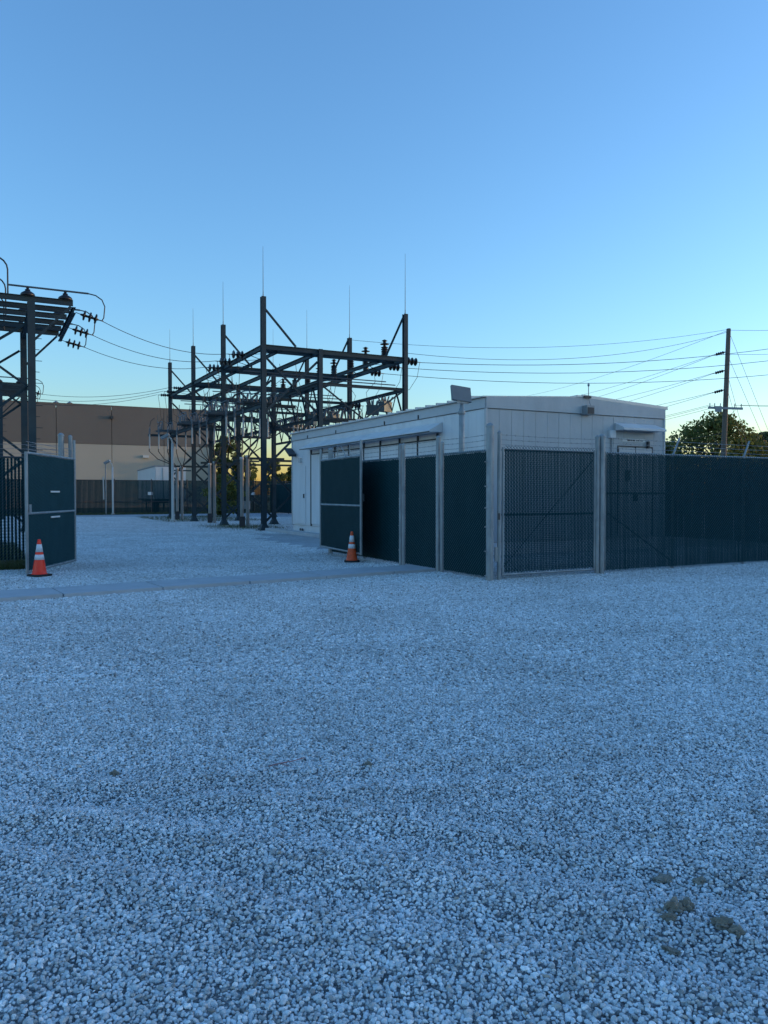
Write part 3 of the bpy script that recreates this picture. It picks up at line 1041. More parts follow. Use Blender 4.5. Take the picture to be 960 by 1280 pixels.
# ------------------------------------------------------------------ main bus structure (rack)
S0, T0, BAY, RX, MX = 2.69, 20.91, 6.356, 7.14, 2.70
rk = thing('bus_structure', 'tall dark steel lattice bus structure with lightning masts behind the white building', 'steel structure', W(S0, T0), TH)
RT = 10.29
ZB = 8.10
ZL = 6.65
colw = 0.21


def base_gusset(mb, x, y):
    mb.lathe([(0.36, 0.0), (0.36, 0.03), (0.30, 0.035), (0.14, 0.30)], 4, Matrix.Translation((x, y, 0)) @ Matrix.Rotation(R(45), 4, 'Z'))


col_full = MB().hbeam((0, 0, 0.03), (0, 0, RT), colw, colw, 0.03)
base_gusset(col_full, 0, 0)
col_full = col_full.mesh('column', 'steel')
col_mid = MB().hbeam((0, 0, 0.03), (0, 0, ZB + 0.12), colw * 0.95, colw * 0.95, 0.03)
base_gusset(col_mid, 0, 0)
col_mid = col_mid.mesh('column', 'steel')
for j in range(4):
    y = j * BAY
    for x, me in ((0, col_full), (MX, col_mid), (RX, col_full)):
        link('column', me, rk, loc=(x, y, 0))
    for x, ln in ((0, 2.2), (RX, 2.9)):
        MB().tube([(x, y, RT), (x, y, RT + 0.25), (x, y, RT + ln)], [0.025, 0.016, 0.006], 6).build('lightning_rod', 'steel_light', rk)
    # knee braces from mast to top beam
    MB().angle((0.06, y, RT - 0.55), (1.5, y, ZB + 0.1), 0.07).build('knee_brace', 'steel', rk)
    MB().angle((RX - 0.06, y, RT - 0.55 + .4), (RX - 1.0, y, ZB + 0.1), 0.07).build('knee_brace', 'steel', rk)
    # top beams across the row
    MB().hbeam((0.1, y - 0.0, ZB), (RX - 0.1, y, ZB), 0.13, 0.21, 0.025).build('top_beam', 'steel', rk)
    if j:
        MB().hbeam((0.1, y + 0.95, ZB), (RX - 0.1, y + 0.95, ZB), 0.12, 0.18, 0.025).build('top_beam', 'steel', rk)
    else:
        MB().hbeam((0.1, y + 0.95, ZB), (RX - 0.1, y + 0.95, ZB), 0.10, 0.14, 0.025).build('top_beam', 'steel', rk)
    # cross bracing between mast and middle column, three tiers
    tiers = [0.35, 2.75, 5.2, 7.6]
    for za, zb in zip(tiers[:-1], tiers[1:]):
        MB().angle((0.1, y + 0.04, za), (MX - 0.1, y + 0.04, zb), 0.095).build('brace', 'steel', rk)
        MB().angle((MX - 0.1, y - 0.04, za), (0.1, y - 0.04, zb), 0.095).build('brace', 'steel', rk)
    # lower beam from middle column to right mast with V bracing
    MB().hbeam((MX, y, ZL), (RX, y, ZL), 0.10, 0.14, 0.02).build('lower_beam', 'steel', rk)
    xm = (MX + RX) / 2
    MB().angle((xm, y, ZL - 1.55), (MX + .1, y, ZL - 0.1), 0.07).build('brace', 'steel', rk)
    MB().angle((xm, y, ZL - 1.55), (RX - .1, y, ZL - 0.1), 0.07).build('brace', 'steel', rk)
for j in range(3):
    y0, y1 = j * BAY, (j + 1) * BAY
    for x, w_, h_ in ((0, 0.13, 0.22), (0.95, 0.10, 0.14), (MX, 0.13, 0.2), (RX, 0.13, 0.22), (RX - 0.95, 0.12, 0.18)):
        MB().hbeam((x, y0 + 0.1, ZB), (x, y1 - 0.1, ZB), w_, h_, 0.022).build('side_beam', 'steel', rk)
    for xa, xb in ((0, 0.95), (RX - 0.95, RX)):
        nlc = 6
        for i in range(nlc):
            a = y0 + 0.2 + (BAY - 0.4) * i / nlc
            b = y0 + 0.2 + (BAY - 0.4) * (i + 1) / nlc
            p, q = ((xa, a, ZB), (xb, b, ZB)) if i % 2 == 0 else ((xb, a, ZB), (xa, b, ZB))
            MB().bar(p, q, 0.055, 0.012).build('lacing', 'steel', rk)
    for x in (MX, RX):
        MB().hbeam((x, y0 + 0.1, ZL), (x, y1 - 0.1, ZL), 0.11, 0.16, 0.02).build('lower_beam', 'steel', rk)
        MB().hbeam((x, y0 + 0.1, 5.1), (x, y1 - 0.1, 5.1), 0.11, 0.14, 0.02).build('lower_beam', 'steel', rk)
        for i in range(4):
            a = y0 + 0.15 + (BAY - 0.3) * i / 4
            b = y0 + 0.15 + (BAY - 0.3) * (i + 1) / 4
            mid_ = (a + b) / 2
            MB().angle((x, a, 5.15), (x, mid_, ZL - 0.08), 0.055).build('web_member', 'steel', rk)
            MB().angle((x, mid_, ZL - 0.08), (x, b, 5.15), 0.055).build('web_member', 'steel', rk)
    # equipment beams low down inside the bays
    MB().hbeam((0, y0 + 0.1, 5.55), (0, y1 - 0.1, 5.55), 0.13, 0.2, 0.02).build('equipment_beam', 'steel', rk)
    MB().hbeam((0.0, y1 - 1.6, 3.4), (MX, y1 - 1.6, 3.4), 0.09, 0.12, 0.02).build('equipment_beam', 'steel', rk)
    MB().hbeam((MX, y0 + 2.5, 3.5), (RX, y0 + 2.5, 3.5), 0.09, 0.12, 0.02).build('equipment_beam', 'steel', rk)
    MB().hbeam((0, y0 + 3.1, 5.9), (MX, y0 + 3.1, 5.9), 0.11, 0.16, 0.02).build('equipment_beam', 'steel', rk)
    # vertical arresters on the right-hand beams
    for y in (y0 + 2.15, y0 + 4.33, y0 + 6.2):
        link('arrester', ARR, rk, mw=Matrix.Translation((RX, y, ZB + 0.11)) @ Matrix.Scale(1.2, 4))
# strain insulators: left side (to the next structure) and right side (to the pole line)
LEFT_INS = []
for j in (0, 2):
    for y in (2.4, 4.5, 6.6) if j == 0 else (2.3, 4.2, 6.1):
        p = Vector((-0.08, j * BAY + y, ZB))
        link('insulator_string', BELL if j == 0 else BELL_S, rk, mw=align(p, (-1, -0.03, -0.02)))
        LEFT_INS.append(W(S0 - 0.08 - (0.79 if j == 0 else .8), T0 + j * BAY + y, ZB))
        # the droppers from each string to the gear below
        e = p + Vector((-0.75, 0, 0))
        MB().tube([e, e + Vector((0.12, 0.1, -0.7)), e + Vector((0.25, 0.25, -1.6)), Vector((0.05, j * BAY + y + 0.25, 6.15))], 0.012, 4).build('dropper', 'cable', rk)
RIGHT_INS = []
for j in (0, 1):
    for y in (0.15, 1.95, 4.04):
        p = Vector((RX + 0.1, j * BAY + y, ZB - 0.02 if j == 0 else ZB - 1.5))
        link('insulator_string', BELL, rk, mw=align(p, (1, -0.02, -0.02)))
        RIGHT_INS.append(W(S0 + RX + 0.9, T0 + j * BAY + y, ZB - 0.04 if j == 0 else ZB - 1.52))
        e = p + Vector((0.8, 0, -0.02))
        MB().tube([e, e + Vector((-0.05, 0.15, -0.7)), e + Vector((-0.4, 0.3, -1.3)), Vector((RX, j * BAY + y + 0.4, ZL - 0.1))], 0.012, 4).build('dropper', 'cable', rk)


# disconnect switches and reclosers on the rack: children, since they are bolted to it
def switch_bank(x, y, z_, n=3, step=0.62, rz=0.0, mat_frame='steel_light', long=0.95):
    M0 = Matrix.Translation((x, y, z_)) @ Matrix.Rotation(rz, 4, 'Z')
    f = MB().bar((-0.2, 0, 0), (0.2 + (n - 1) * step, 0, 0), 0.14, 0.10)
    f.bar((-0.2, long, 0), (0.2 + (n - 1) * step, long, 0), 0.14, 0.10)
    fr = f.build('switch_frame', mat_frame, rk)
    fr.matrix_basis = M0
    for i in range(n):
        for yy, tilt in ((0, -0.5), (long, 0.5), (long * 0.5, 0.0)):
            link('switch_insulator', PING, fr, mw=Matrix.Translation((i * step, yy, 0.05)) @ Matrix.Rotation(-tilt, 4, 'X'))
        b = MB()
        b.tube([(i * step, -0.3, 0.52), (i * step, 0.2, 0.56), (i * step, long + 0.3, 0.54)], 0.028, 6)
        b.tube([(i * step, -0.3, 0.52), (i * step, -0.45, 0.3), (i * step + 0.05, -0.4, 0.0)], 0.022, 6)
        b.tube([(i * step, long + 0.3, 0.54), (i * step, long + 0.5, 0.75), (i * step, long + 0.45, 1.1)], 0.018, 6)
        b.build('switch_blade', 'steel_light', fr)


def recloser(x, y, z_, rz=0.0, sc=1.0):
    M0 = Matrix.Translation((x, y, z_)) @ Matrix.Rotation(rz, 4, 'Z') @ Matrix.Scale(sc, 4)
    t = MB().box((0, 0, 0.3), (0.8, 0.5, 0.6))
    t.box((0, 0, 0.63), (0.86, 0.56, 0.05))
    tk = t.build('recloser_tank', 'steel_light', rk)
    tk.matrix_basis = M0
    for sx in (-0.28, 0, 0.28):
        for sy in (-0.16, 0.16):
            link('bushing', PING, tk, mw=Matrix.Translation((sx, sy, 0.64)) @ Matrix.Rotation(-sy * 2.6, 4, 'X') @ Matrix.Rotation(sx * 0.9, 4, 'Y'))


for j in range(3):
    y0 = j * BAY
    switch_bank(-0.85, y0 + BAY - 1.35, 5.70, 3, 0.62, 0.0, 'steel_light', 0.8)
    switch_bank(0.2, y0 + 3.1, 6.00, 3, 0.72, 0.1, 'steel', 0.8)
    switch_bank(3.6, y0 + 1.6, 5.25, 3, 0.9, 0.0, 'steel', 1.0)
    recloser(RX - 0.35, y0 + 1.4, ZL - 0.95, 0.4, 0.75)
    recloser(RX - 0.3, y0 + 2.9, ZL - 0.95, -0.3, 0.75)
    recloser(MX + 1.2, y0 + 4.0, 5.15, 0.9, 0.8)
    # drop cables in the bay
    r_ = random.Random(900 + j)
    for k in range(5):
        xa, ya = r_.uniform(-0.5, 2.4), y0 + r_.uniform(0.8, 5.6)
        xb, yb = xa + r_.uniform(-0.5, 0.5), ya + r_.uniform(-0.5, 0.5)
        MB().tube([(xa, ya, 8.0), (xa + r_.uniform(-.2, .2), ya, 7.3), (xb + r_.uniform(-.2, .2), yb, 6.7), (xb, yb, 6.1)], 0.013, 4).build('dropper', 'cable', rk)
    for k in range(5):
        xa, ya = r_.uniform(3.2, 6.8), y0 + r_.uniform(0.8, 5.6)
        xb, yb = xa + r_.uniform(-0.6, 0.6), ya + r_.uniform(-0.5, 0.5)
        MB().tube([(xa, ya, 8.0), (xa + r_.uniform(-.3, .3), ya, 7.3), (xb + r_.uniform(-.3, .3), yb, 6.7), (xb, yb, 5.9)], 0.013, 4).build('dropper', 'cable', rk)
    for k, zz in enumerate((7.0, 7.3)):
        MB().tube([(-0.3, y0 + 1.0 + k, zz), (RX, y0 + 1.0 + k, zz)], 0.028, 6).build('bus_tube', 'steel_light', rk)


# ------------------------------------------------------------------ cable risers
def riser(s, t, label, top=3.2, arm=5.0, arm_dx=(-1.6, 0.5), nc=6, two=0.32, rz=0.0):
    r_ = thing('cable_riser', label, 'cable riser', W(s, t), TH + rz, 'cable risers under the bus structure')
    for k, x in enumerate((-two / 2, two / 2)):
        MB().lathe([(0.085, 0), (0.085, top + 0.1 * k), (0.10, top + 0.1 * k), (0.10, top + 0.12 + 0.1 * k)], 12, Matrix.Translation((x, 0.12 * k, 0))).build('conduit', 'conduit', r_, True)
    MB().lohi((-two / 2 - 0.16, -0.12, 0.05), (-two / 2 + 0.12, -0.09, 0.55)).build('junction_box', 'dark_metal', r_)
    MB().lohi((-0.4, 0.14 + 0.1, 2.2), (0.4, 0.18 + 0.1, 2.28)).build('strut', 'steel', r_)
    MB().lohi((-0.55, 0.15, top - 0.1), (0.75, 0.20, top - 0.02)).build('strut', 'steel', r_)
    MB().lohi((arm_dx[0], -0.06, arm), (arm_dx[1], 0.06, arm + 0.14)).build('cross_arm', 'steel', r_)
    for k in range(nc):
        f = k / (nc - 1)
        xe = arm_dx[0] + 0.08 + f * (arm_dx[1] - arm_dx[0] - 0.16)
        x0 = (-two / 2 if k < nc / 2 else two / 2) + 0.03 * math.sin(k * 2.1)
        yy = 0.05 * math.cos(k * 1.7)
        bulge = (xe - x0)
        MB().tube([(x0, yy, top + 0.05), (x0 + bulge * 0.2, yy, top + 0.3), (x0 + bulge * 0.7, yy * .6, top + 0.62), (xe - 0.02, 0, top + 1.1), (xe, -0.09, arm - 0.1), (xe, -0.09, arm + 0.1)], 0.026, 6).build('cable', 'cable', r_)
        tm = link('termination', PING, r_, mw=Matrix.Translation((xe, -0.09, arm + 0.12)))
        MB().tube([(xe, -0.09, arm - 0.75), (xe, -0.09, arm + 0.12)], 0.045, 7).build('sleeve', 'conduit', r_)
        MB().tube([(xe, -0.09, arm + 0.62), (xe + 0.1, 0.0, arm + 0.95), (xe + 0.35, 0.3, arm + 1.15)], 0.02, 5).build('lead', 'cable', r_)
    return r_


riser(2.75, 23.84, 'pair of pale cable conduits nearest the tall front mast, black cables fanning above', 3.25, 5.1, (-1.0, 1.2))
riser(2.55, 36.7, 'pair of pale sunlit cable conduits farthest back in the yard, crossarm of terminations above', 3.15, 5.15, (-1.9, 1.0))
riser(2.9, 30.3, 'pair of cable conduits midway along the bus structure, mostly behind dark columns', 3.2, 5.1, (-1.2, 1.0), 6, 0.3)
riser(6.6, 26.2, 'pair of cable conduits behind the tall front mast, next to the white building', 3.2, 5.1, (-0.9, 0.9), 6, 0.3, 0.5)


# yard lights and slender posts
def yard_light(s, t, h, label, head_dir=-1, r=0.07):
    l_ = thing('yard_light', label, 'light pole', W(s, t), 0, 'yard lights inside the substation')
    MB().lathe([(r * 2.2, 0), (r * 2.2, 0.05), (r * 1.5, 0.12), (r, 0.2), (r * 0.9, h)], 12).build('pole', 'conduit', l_, True)
    MB().tube([(0, 0, h - 0.02), (head_dir * 0.06, 0, h + 0.25), (head_dir * 0.28, 0, h + 0.42)], r * 0.6, 8).build('bracket', 'conduit', l_)
    MB().box((head_dir * 0.42, 0, h + 0.40), (0.5, 0.34, 0.16), Matrix.Rotation(R(26) * head_dir, 3, 'Y')).build('lamp_head', 'grey_box', l_)
    return l_


yard_light(0.74, 52.0, 3.75, 'slim pale yard light with angled head, alone by the far fence')
yard_light(1.56, 34.1, 4.6, 'white yard light pole in front of the rearmost lightning mast', -1, 0.085)
sp_ = thing('signal_post', 'thin grey post with white tube beside the lone yard light', 'post', W(0.25, 52.2), 0)
MB().tube([(0, 0, 0), (0, 0, 4.0)], 0.05, 8).build('post', 'galv', sp_)
MB().tube([(-0.16, -0.05, 1.2), (-0.18, -0.05, 3.0)], 0.05, 8).build('tube', 'conduit', sp_)
sp_ = thing('meter_post', 'thin pale post with grey boxes beyond the front mast', 'post', W(6.0, 34.0), 0)
MB().tube([(0, 0, 0), (0, 0, 3.1)], 0.05, 8).build('post', 'conduit', sp_)
MB().lohi((-0.15, -0.1, 0.7), (0.2, 0.1, 1.2)).build('meter_box', 'grey_box', sp_)
MB().lohi((-0.1, -0.1, 2.7), (0.25, 0.1, 3.1)).build('relay_box', 'dark_metal', sp_)


# ------------------------------------------------------------------ left towers
def left_tower(s, t, label):
    lt = thing('switch_tower', label, 'steel structure', W(s, t), TH, 'twin switch towers along the left')
    D = 5.95
    ZT = 8.6
    xs_ = (0.0, -3.4, -6.8)
    cm = MB().hbeam((0, 0, 0.03), (0, 0, ZT - 0.1), 0.25, 0.25, 0.03)
    base_gusset(cm, 0, 0)
    cm = cm.mesh('column', 'steel')
    for y in (0, D):
        for x in xs_:
            link('column', cm, lt, loc=(x, y, 0))
        for xa, xb in zip(xs_[:-1], xs_[1:]):
            for za, zb in ((0.4, 2.9), (2.9, 5.4), (5.4, 7.7)):
                MB().angle((xa - 0.12, y + 0.05, zb), (xb + 0.12, y + 0.05, za), 0.085).build('brace', 'steel', lt)
                MB().angle((xa - 0.12, y - 0.05, za), (xb + 0.12, y - 0.05, zb), 0.075).build('brace', 'steel', lt)
    for i in range(6):
        y = D * i / 5
        MB().hbeam((-8, y, ZT + (0.0 if i in (0, 5) else -0.02)), (1.4, y, ZT + (0.0 if i in (0, 5) else -0.02)), 0.10, 0.20, 0.022).build('deck_beam', 'steel', lt)
    for x in (1.43, 0.0, -3.4, -6.8):
        MB().hbeam((x, 0.02, ZT - 0.24), (x, D - 0.02, ZT - 0.24), 0.14, 0.22, 0.02).build('cross_beam', 'steel', lt)
    for x0, sg in ((0, 1),):
        for y in (0, D):
            MB().angle((0.1, y, ZT - 1.5), (1.35, y, ZT - 0.15), 0.07).build('knee_brace', 'steel', lt)
    st = MB()
    for i in range(18):
        st.tube([(0.1, -0.02, 1.2 + i * 0.4), (0.34 if i % 2 else 0.26, -0.02, 1.2 + i * 0.4)], 0.012, 5)
    st.build('step_bolt', 'steel', lt, kind='stuff')
    outs = []
    for k, y in enumerate((0.1, D / 2, D - 0.1)):
        MB().tube([(-0.75, y, ZT + 0.44), (1.95, y, ZT + 0.44)], 0.035, 8).build('bus_tube', 'steel_light', lt)
        for x in (-0.1, 1.15):
            link('cap_insulator', CAPB, lt, loc=(x, y, ZT + 0.1))
        # loop jumper behind
        a = Vector((-0.74, y, ZT + 0.44))
        hj = 0.95
        MB().tube([a - Vector((0, 0, 0.5))] + [a + Vector((-0.42 + 0.42 * math.cos(q), 0, hj - 0.42 + 0.42 * math.sin(q))) for q in np.linspace(0, math.pi, 9)] + [a + Vector((-0.86, 0, 0.2))], 0.03, 6).build('jumper', 'cable', lt)
        link('cap_insulator', CAPB, lt, loc=(-1.6, y, ZT + 0.34))
        p = Vector((1.5, y, ZT - 0.3))
        d = Vector((1, 0.0, -0.22))
        link('insulator_string', BELL, lt, mw=align(p + Vector((0.15, 0, -0.05)), d))
        MB().tube([p, p + Vector((0.2, 0, -0.06))], 0.014, 5).build('link_rod', 'steel', lt)
        e = p + Vector((0.15, 0, -0.05)) + d.normalized() * 0.78
        MB().tube([(1.93, y, ZT + 0.44), (2.2, y, ZT + 0.40), (2.42, y, ZT + 0.26), (2.52, y, ZT + 0.02), (2.48, y, e.z + 0.12), (e.x, y, e.z)], 0.022, 6).build('jumper', 'cable', lt)
        outs.append(lt.matrix_basis @ e)
    return lt, outs


bpy.context.view_layer.update()


def tower_out(s, t, x, y, z_):
    return W(s + x, t + y, z_)


lt1, o1 = left_tower(-6.72, 18.7, 'tall steel switch tower at the left edge behind the open gate leaf')
lt2, o2 = left_tower(-7.3, 42.7, 'smaller-looking distant switch tower behind the near one at the left edge')
D_ = 5.95
E1 = [W(-6.72 + 2.41, 18.7 + y, 8.08) for y in (0.1, D_ / 2, D_ - 0.1)]
E2 = [W(-7.3 + 2.41, 42.7 + y, 8.08) for y in (0.1, D_ / 2, D_ - 0.1)]


# ------------------------------------------------------------------ overhead wires (each one a thing)
def wire(a, b, sag, label, r=0.014, group='overhead wires'):
    mb = MB().tube(sagline(a, b, 26, sag), r, 5, False)
    o_ = mb.build('overhead_wire', 'cable')
    tag(o_, label, 'wire', group)
    return o_


for k, nm in enumerate(('nearest and highest', 'middle', 'farthest and lowest')):
    wire(E1[k], LEFT_INS[k], 0.40, 'sagging wire, %s of three from the left edge tower to the lattice structure' % nm, 0.013)
for k, nm in enumerate(('first', 'second', 'third')):
    wire(E2[k], LEFT_INS[3 + k], 0.35, 'faint wire, %s of three from the distant left tower to the rear lattice' % nm, 0.013)

# ------------------------------------------------------------------ utility poles on the right
POLE_H = 11.9


def utility_pole(x, y, label, h=POLE_H, lean=0.03, guys=True, rz=0.0):
    up = thing('utility_pole', label, 'utility pole', (x, y, 0), rz, 'wooden utility poles')
    MB().lathe([(0.19, -0.2), (0.175, 3), (0.155, 7), (0.13, h - 0.02), (0.11, h)], 12).build('shaft', 'pole_wood', up, True)
    for z_ in (h - 1.45, h - 2.6, h - 3.8):
        m_ = link('insulator_string', BELL_S, up, mw=align((-0.15, 0, z_), (-1, 0.05, -0.3)))
    arm = MB().lohi((-1.15, -0.20, h - 5.02), (1.0, -0.10 - 0.04, h - 4.88)).build('cross_arm', 'grey_box', up)
    for x_ in (-1.05, -0.75, -0.4, 0.5, 0.9):
        link('pin_insulator', PING, arm, mw=Matrix.Translation((x_, -0.17, h - 4.88)) @ Matrix.Scale(0.55, 4))
    MB().lohi((-0.75, -0.30, h - 5.2), (-0.35, -0.21, h - 4.85)).build('cutout_box', 'grey_box', up)
    for sx in (-1, 1):
        MB().bar((sx * 0.55, -0.17, h - 5.04), (sx * 0.10, -0.17, h - 5.5), 0.04, 0.012).build('arm_brace', 'steel', up)
    if guys:
        for z_, gx in ((h - 0.4, 5.5), (h - 1.9, 5.2), (h - 3.1, 3.2), (h - 3.9, 2.9)):
            MB().tube([(0.12, 0, z_), (gx, 0.5, 0)], 0.011, 5, False).build('guy_wire', 'cable', up)
    up.rotation_euler = (0, lean, rz)
    return up


px, py = 21.05, 48.0
utility_pole(px, py, 'leaning wooden utility pole with crossarm and guy wires above the trees')
# its neighbours: one hidden behind the building, one past the right edge
P2 = Vector((16.5, 120.0, 0))
utility_pole(P2.x, P2.y, 'far utility pole hidden behind the white building', 16.6, 0.0, False, 1.2)
P3 = Vector((41.0, 45.0, 0))
utility_pole(P3.x, P3.y, 'utility pole beyond the right edge carrying the three line wires', 14.8, 0.0, False, 0.0)


def pole_pt(dx, z_):
    return Vector((px + dx + 0.03 * z_, py, z_))


top = pole_pt(0, 11.85)
fm = W(S0 + RX, T0 + BAY, RT - 0.1)
wire(fm, top, 0.75, 'topmost thin wire from the right-hand lightning mast to the utility pole top', 0.010)
for k, (z2, nm) in enumerate(((14.4, 'upper'), (13.2, 'middle'), (11.8, 'lower'))):
    wire(RIGHT_INS[k], Vector((P3.x - 0.3, P3.y, z2)), 1.75, '%s of three heavy wires sweeping right from the lattice past the pole' % nm, 0.014)
wire(W(S0 + RX, T0 + 0.1, ZB + 0.35), pole_pt(0, 11.7), 0.9, 'slack wire rising from the front right mast to the utility pole top', 0.011)
for k, (z1, z2, nm) in enumerate(((11.8, 16.2, 'top'), (10.3, 15.0, 'upper insulator'), (9.15, 13.9, 'middle insulator'), (7.95, 12.6, 'lowest insulator'))):
    wire(pole_pt(-0.8 if k else 0, z1), P2 + Vector((0.1, 0, z2)), 0.9, 'wire from the utility pole %s dropping away behind the white building' % nm, 0.012)
    if k:
        wire(pole_pt(-0.8, z1 - 0.02), P2 + Vector((-3.0, 0.4, z2 - 1.0)), 1.5, 'slacker second wire from the utility pole %s down behind the building' % nm, 0.012)
for k, (dx, z1) in enumerate(((-1.05, 7.15), (-0.75, 7.15), (-0.4, 7.1))):
    wire(pole_pt(dx, z1), P2 + Vector((0.2 * k, 0, 11.4 - 0.4 * k)), 1.2, 'low wire from the pole crossarm, %s one, leading behind the building' % ('outer', 'second', 'inner')[k], 0.011)
for k, (dx, z1, z2, nm) in enumerate(((0, 11.8, 14.2, 'top'), (0.9, 7.15, 9.9, 'outer crossarm'), (0.5, 7.15, 9.3, 'inner crossarm'), (0, 10.3, 13.0, 'upper side'))):
    wire(pole_pt(dx, z1), P3 + Vector((0, 0, z2)), 0.9, 'wire from the utility pole %s leading off the right edge' % nm, 0.011)
for k, (z1, z2) in enumerate(((5.4, 8.4), (4.9, 7.7))):
    wire(pole_pt(-0.1, z1), P2 + Vector((0, 0, z2)), 0.9, '%s of two low cables on the pole just above the trees' % ('upper', 'lower')[k], 0.012)
for k, z1 in enumerate((10.2, 9.3)):
    pass

# ------------------------------------------------------------------ warehouse
WT = 85.0
wh = thing('warehouse', 'large two-tone tan and brown warehouse behind the far fence', 'building', W(17.6, WT), TH)
WL, WHT, WBAND = 60.0, 12.1, 7.55
MB().lohi((-WL + 0.1, 0.25, 0), (-0.1, 40, WHT - 0.4)).build('wall', 'joint', wh)
pwid = 6.12
npn = int(WL / pwid)
lo = MB().lohi((0.03, 0, 0), (pwid - 0.03, 0.26, WBAND - 0.01)).mesh('lower_panel', 'tan_wall')
hi = MB().lohi((0.03, -0.03, WBAND + 0.01), (pwid - 0.03, 0.26, WHT)).mesh('upper_panel', 'brown_wall')
for i in range(npn):
    link('lower_panel', lo, wh, loc=(-(i + 1) * pwid, 0, 0))
    link('upper_panel', hi, wh, loc=(-(i + 1) * pwid, 0, 0))
lo2 = MB().lohi((0, 0.27, 0), (0.26, 39.9, WBAND - 0.01)).build('lower_panel', 'tan_wall', wh)
hi2 = MB().lohi((0, 0.27, WBAND + 0.01), (0.29, 39.9, WHT)).build('upper_panel', 'brown_wall', wh)
lo2.location.x = hi2.location.x = -0.1
MB().lohi((-WL, -0.06, WHT), (0.2, 0.34, WHT + 0.12)).build('parapet_cap', 'brown_wall', wh)
for x in (-18.2, -16.7, -30):
    MB().lathe([(0.22, WHT), (0.22, WHT + 0.35), (0.34, WHT + 0.36), (0.05, WHT + 0.55)], 8, Matrix.Translation((x, 2, 0))).build('roof_vent', 'galv', wh)
for x in (-12.25, -24.5, -36.7):
    MB().lohi((x - 0.15, -0.4, 10.6), (x + 0.15, -0.04, 10.95)).build('wall_light', 'dark_metal', wh)
for x in (-8.3,):
    MB().lohi((x - 0.4, -0.3, 6.05), (x + 0.3, -0.02, 6.35)).build('wall_light', 'lens', wh)

# ------------------------------------------------------------------ parked trailer behind the far fence
tr = thing('semi_trailer', 'white box trailer parked between the far fence and the warehouse', 'trailer', (-19.7, 66.2, 0), R(113.8))
MB().lohi((0, -2.6, 1.15), (13.5, 0, 4.02)).build('box_body', 'trailer_white', tr)
MB().lohi((-0.02, -2.63, 3.97), (13.52, 0.03, 4.10)).build('roof_rail', 'grey_box', tr)
MB().lohi((-0.03, -2.63, 1.05), (13.52, 0.03, 1.2)).build('bottom_rail', 'dark_metal', tr)
for a, b in ((-1.28, -0.06), (-2.54, -1.32)):
    d_ = MB().lohi((-0.035, a, 1.24), (-0.004, b, 3.94)).build('door', 'trailer_white', tr)
    MB().lohi((-0.07, (a + b) / 2, 1.3), (-0.036, (a + b) / 2 + 0.04, 3.9)).build('lock_rod', 'galv', d_)
whl = MB().lathe([(0.3, -0.15), (0.5, -0.15), (0.52, -0.08), (0.52, 0.12), (0.5, 0.15), (0.3, 0.15)], 18, Matrix.Rotation(R(90), 4, 'X')).mesh('wheel', 'rubber')
for y in (-0.3, -2.3):
    for x in (1.2, 2.5):
        link('wheel', whl, tr, loc=(x, y, 0.52))
for y in (-0.5, -2.1):
    MB().lohi((10.6, y - 0.06, 0.0), (10.75, y + 0.06, 1.1)).build('landing_leg', 'dark_metal', tr)
MB().lohi((0.3, -2.2, 0.85), (13.0, -0.4, 1.04)).build('chassis', 'dark_metal', tr)

# ------------------------------------------------------------------ trees
def tree(x, y, h, rx, ry, label, leaf='leaf_oak', seed=1, zbot=0.25, nclump=60, per=90, ls=0.16, name='tree'):
    r = random.Random(seed)
    nr_ = np.random.RandomState(seed)
    t_ = thing(name, label, 'tree', (x, y, 0), 0, 'trees around the substation')
    mb = MB()
    hb = h * 0.55
    mb.tube([(0, 0, -0.1), (0.05, 0, h * 0.2), (-0.03, 0.04, h * 0.4), (0.05, 0, hb)], [h * .028, h * .022, h * .018, h * .012], 8)
    clumps = []
    for i in range(nclump):
        a = r.uniform(0, 6.28)
        u_ = r.uniform(0, 1)
        zf = zbot + (1 - zbot) * r.random() ** 0.8
        prof = math.sin(math.pi * min(1, max(0.06, (zf - zbot) / (1 - zbot) * 0.82 + 0.16))) ** 0.6
        rad = prof * (0.35 + 0.65 * math.sqrt(u_)) * r.uniform(0.8, 1.1)
        c = Vector((math.cos(a) * rx * rad, math.sin(a) * ry * rad, zf * h))
        clumps.append((c, r.uniform(0.10, 0.2) * (rx + ry)))
    for c, cr in clumps[::3]:
        b = Vector((0, 0, min(c.z * 0.7, hb)))
        mb.tube([b, b.lerp(c, 0.5) + Vector((0, 0, 0.1)), c], [h * .011, h * .007, h * .003], 5, False)
    mb.build('trunk', 'bark', t_)
    vs, fs = [], []
    for c, cr in clumps:
        n_ = int(per * r.uniform(0.6, 1.3))
        d = nr_.normal(size=(n_, 3))
        d /= np.linalg.norm(d, axis=1)[:, None]
        rad = cr * nr_.uniform(0.3, 1.0, n_) ** 0.6
        p = np.array(c) + d * rad[:, None] * np.array([1, 1, 0.75])
        nrm = nr_.normal(size=(n_, 3)) + np.array([0, 0, 0.5])
        nrm /= np.linalg.norm(nrm, axis=1)[:, None]
        tt = np.cross(nrm, nr_.normal(size=(n_, 3)))
        tt /= np.linalg.norm(tt, axis=1)[:, None]
        bb = np.cross(nrm, tt)
        s_ = ls * nr_.uniform(0.6, 1.3, n_)[:, None]
        k = len(vs) * 4 if False else sum(len(q) for q in vs)
        quad = np.stack([p - tt * s_, p + bb * s_ * 0.55, p + tt * s_, p - bb * s_ * 0.55], 1).reshape(-1, 3)
        vs.append(quad)
        fs.append(np.arange(n_ * 4).reshape(-1, 4) + k)
    me = bpy.data.meshes.new('crown')
    me.from_pydata(np.concatenate(vs).tolist(), [], np.concatenate(fs).tolist())
    me.materials.append(MATS[leaf])
    link('crown', me, t_)
    return t_


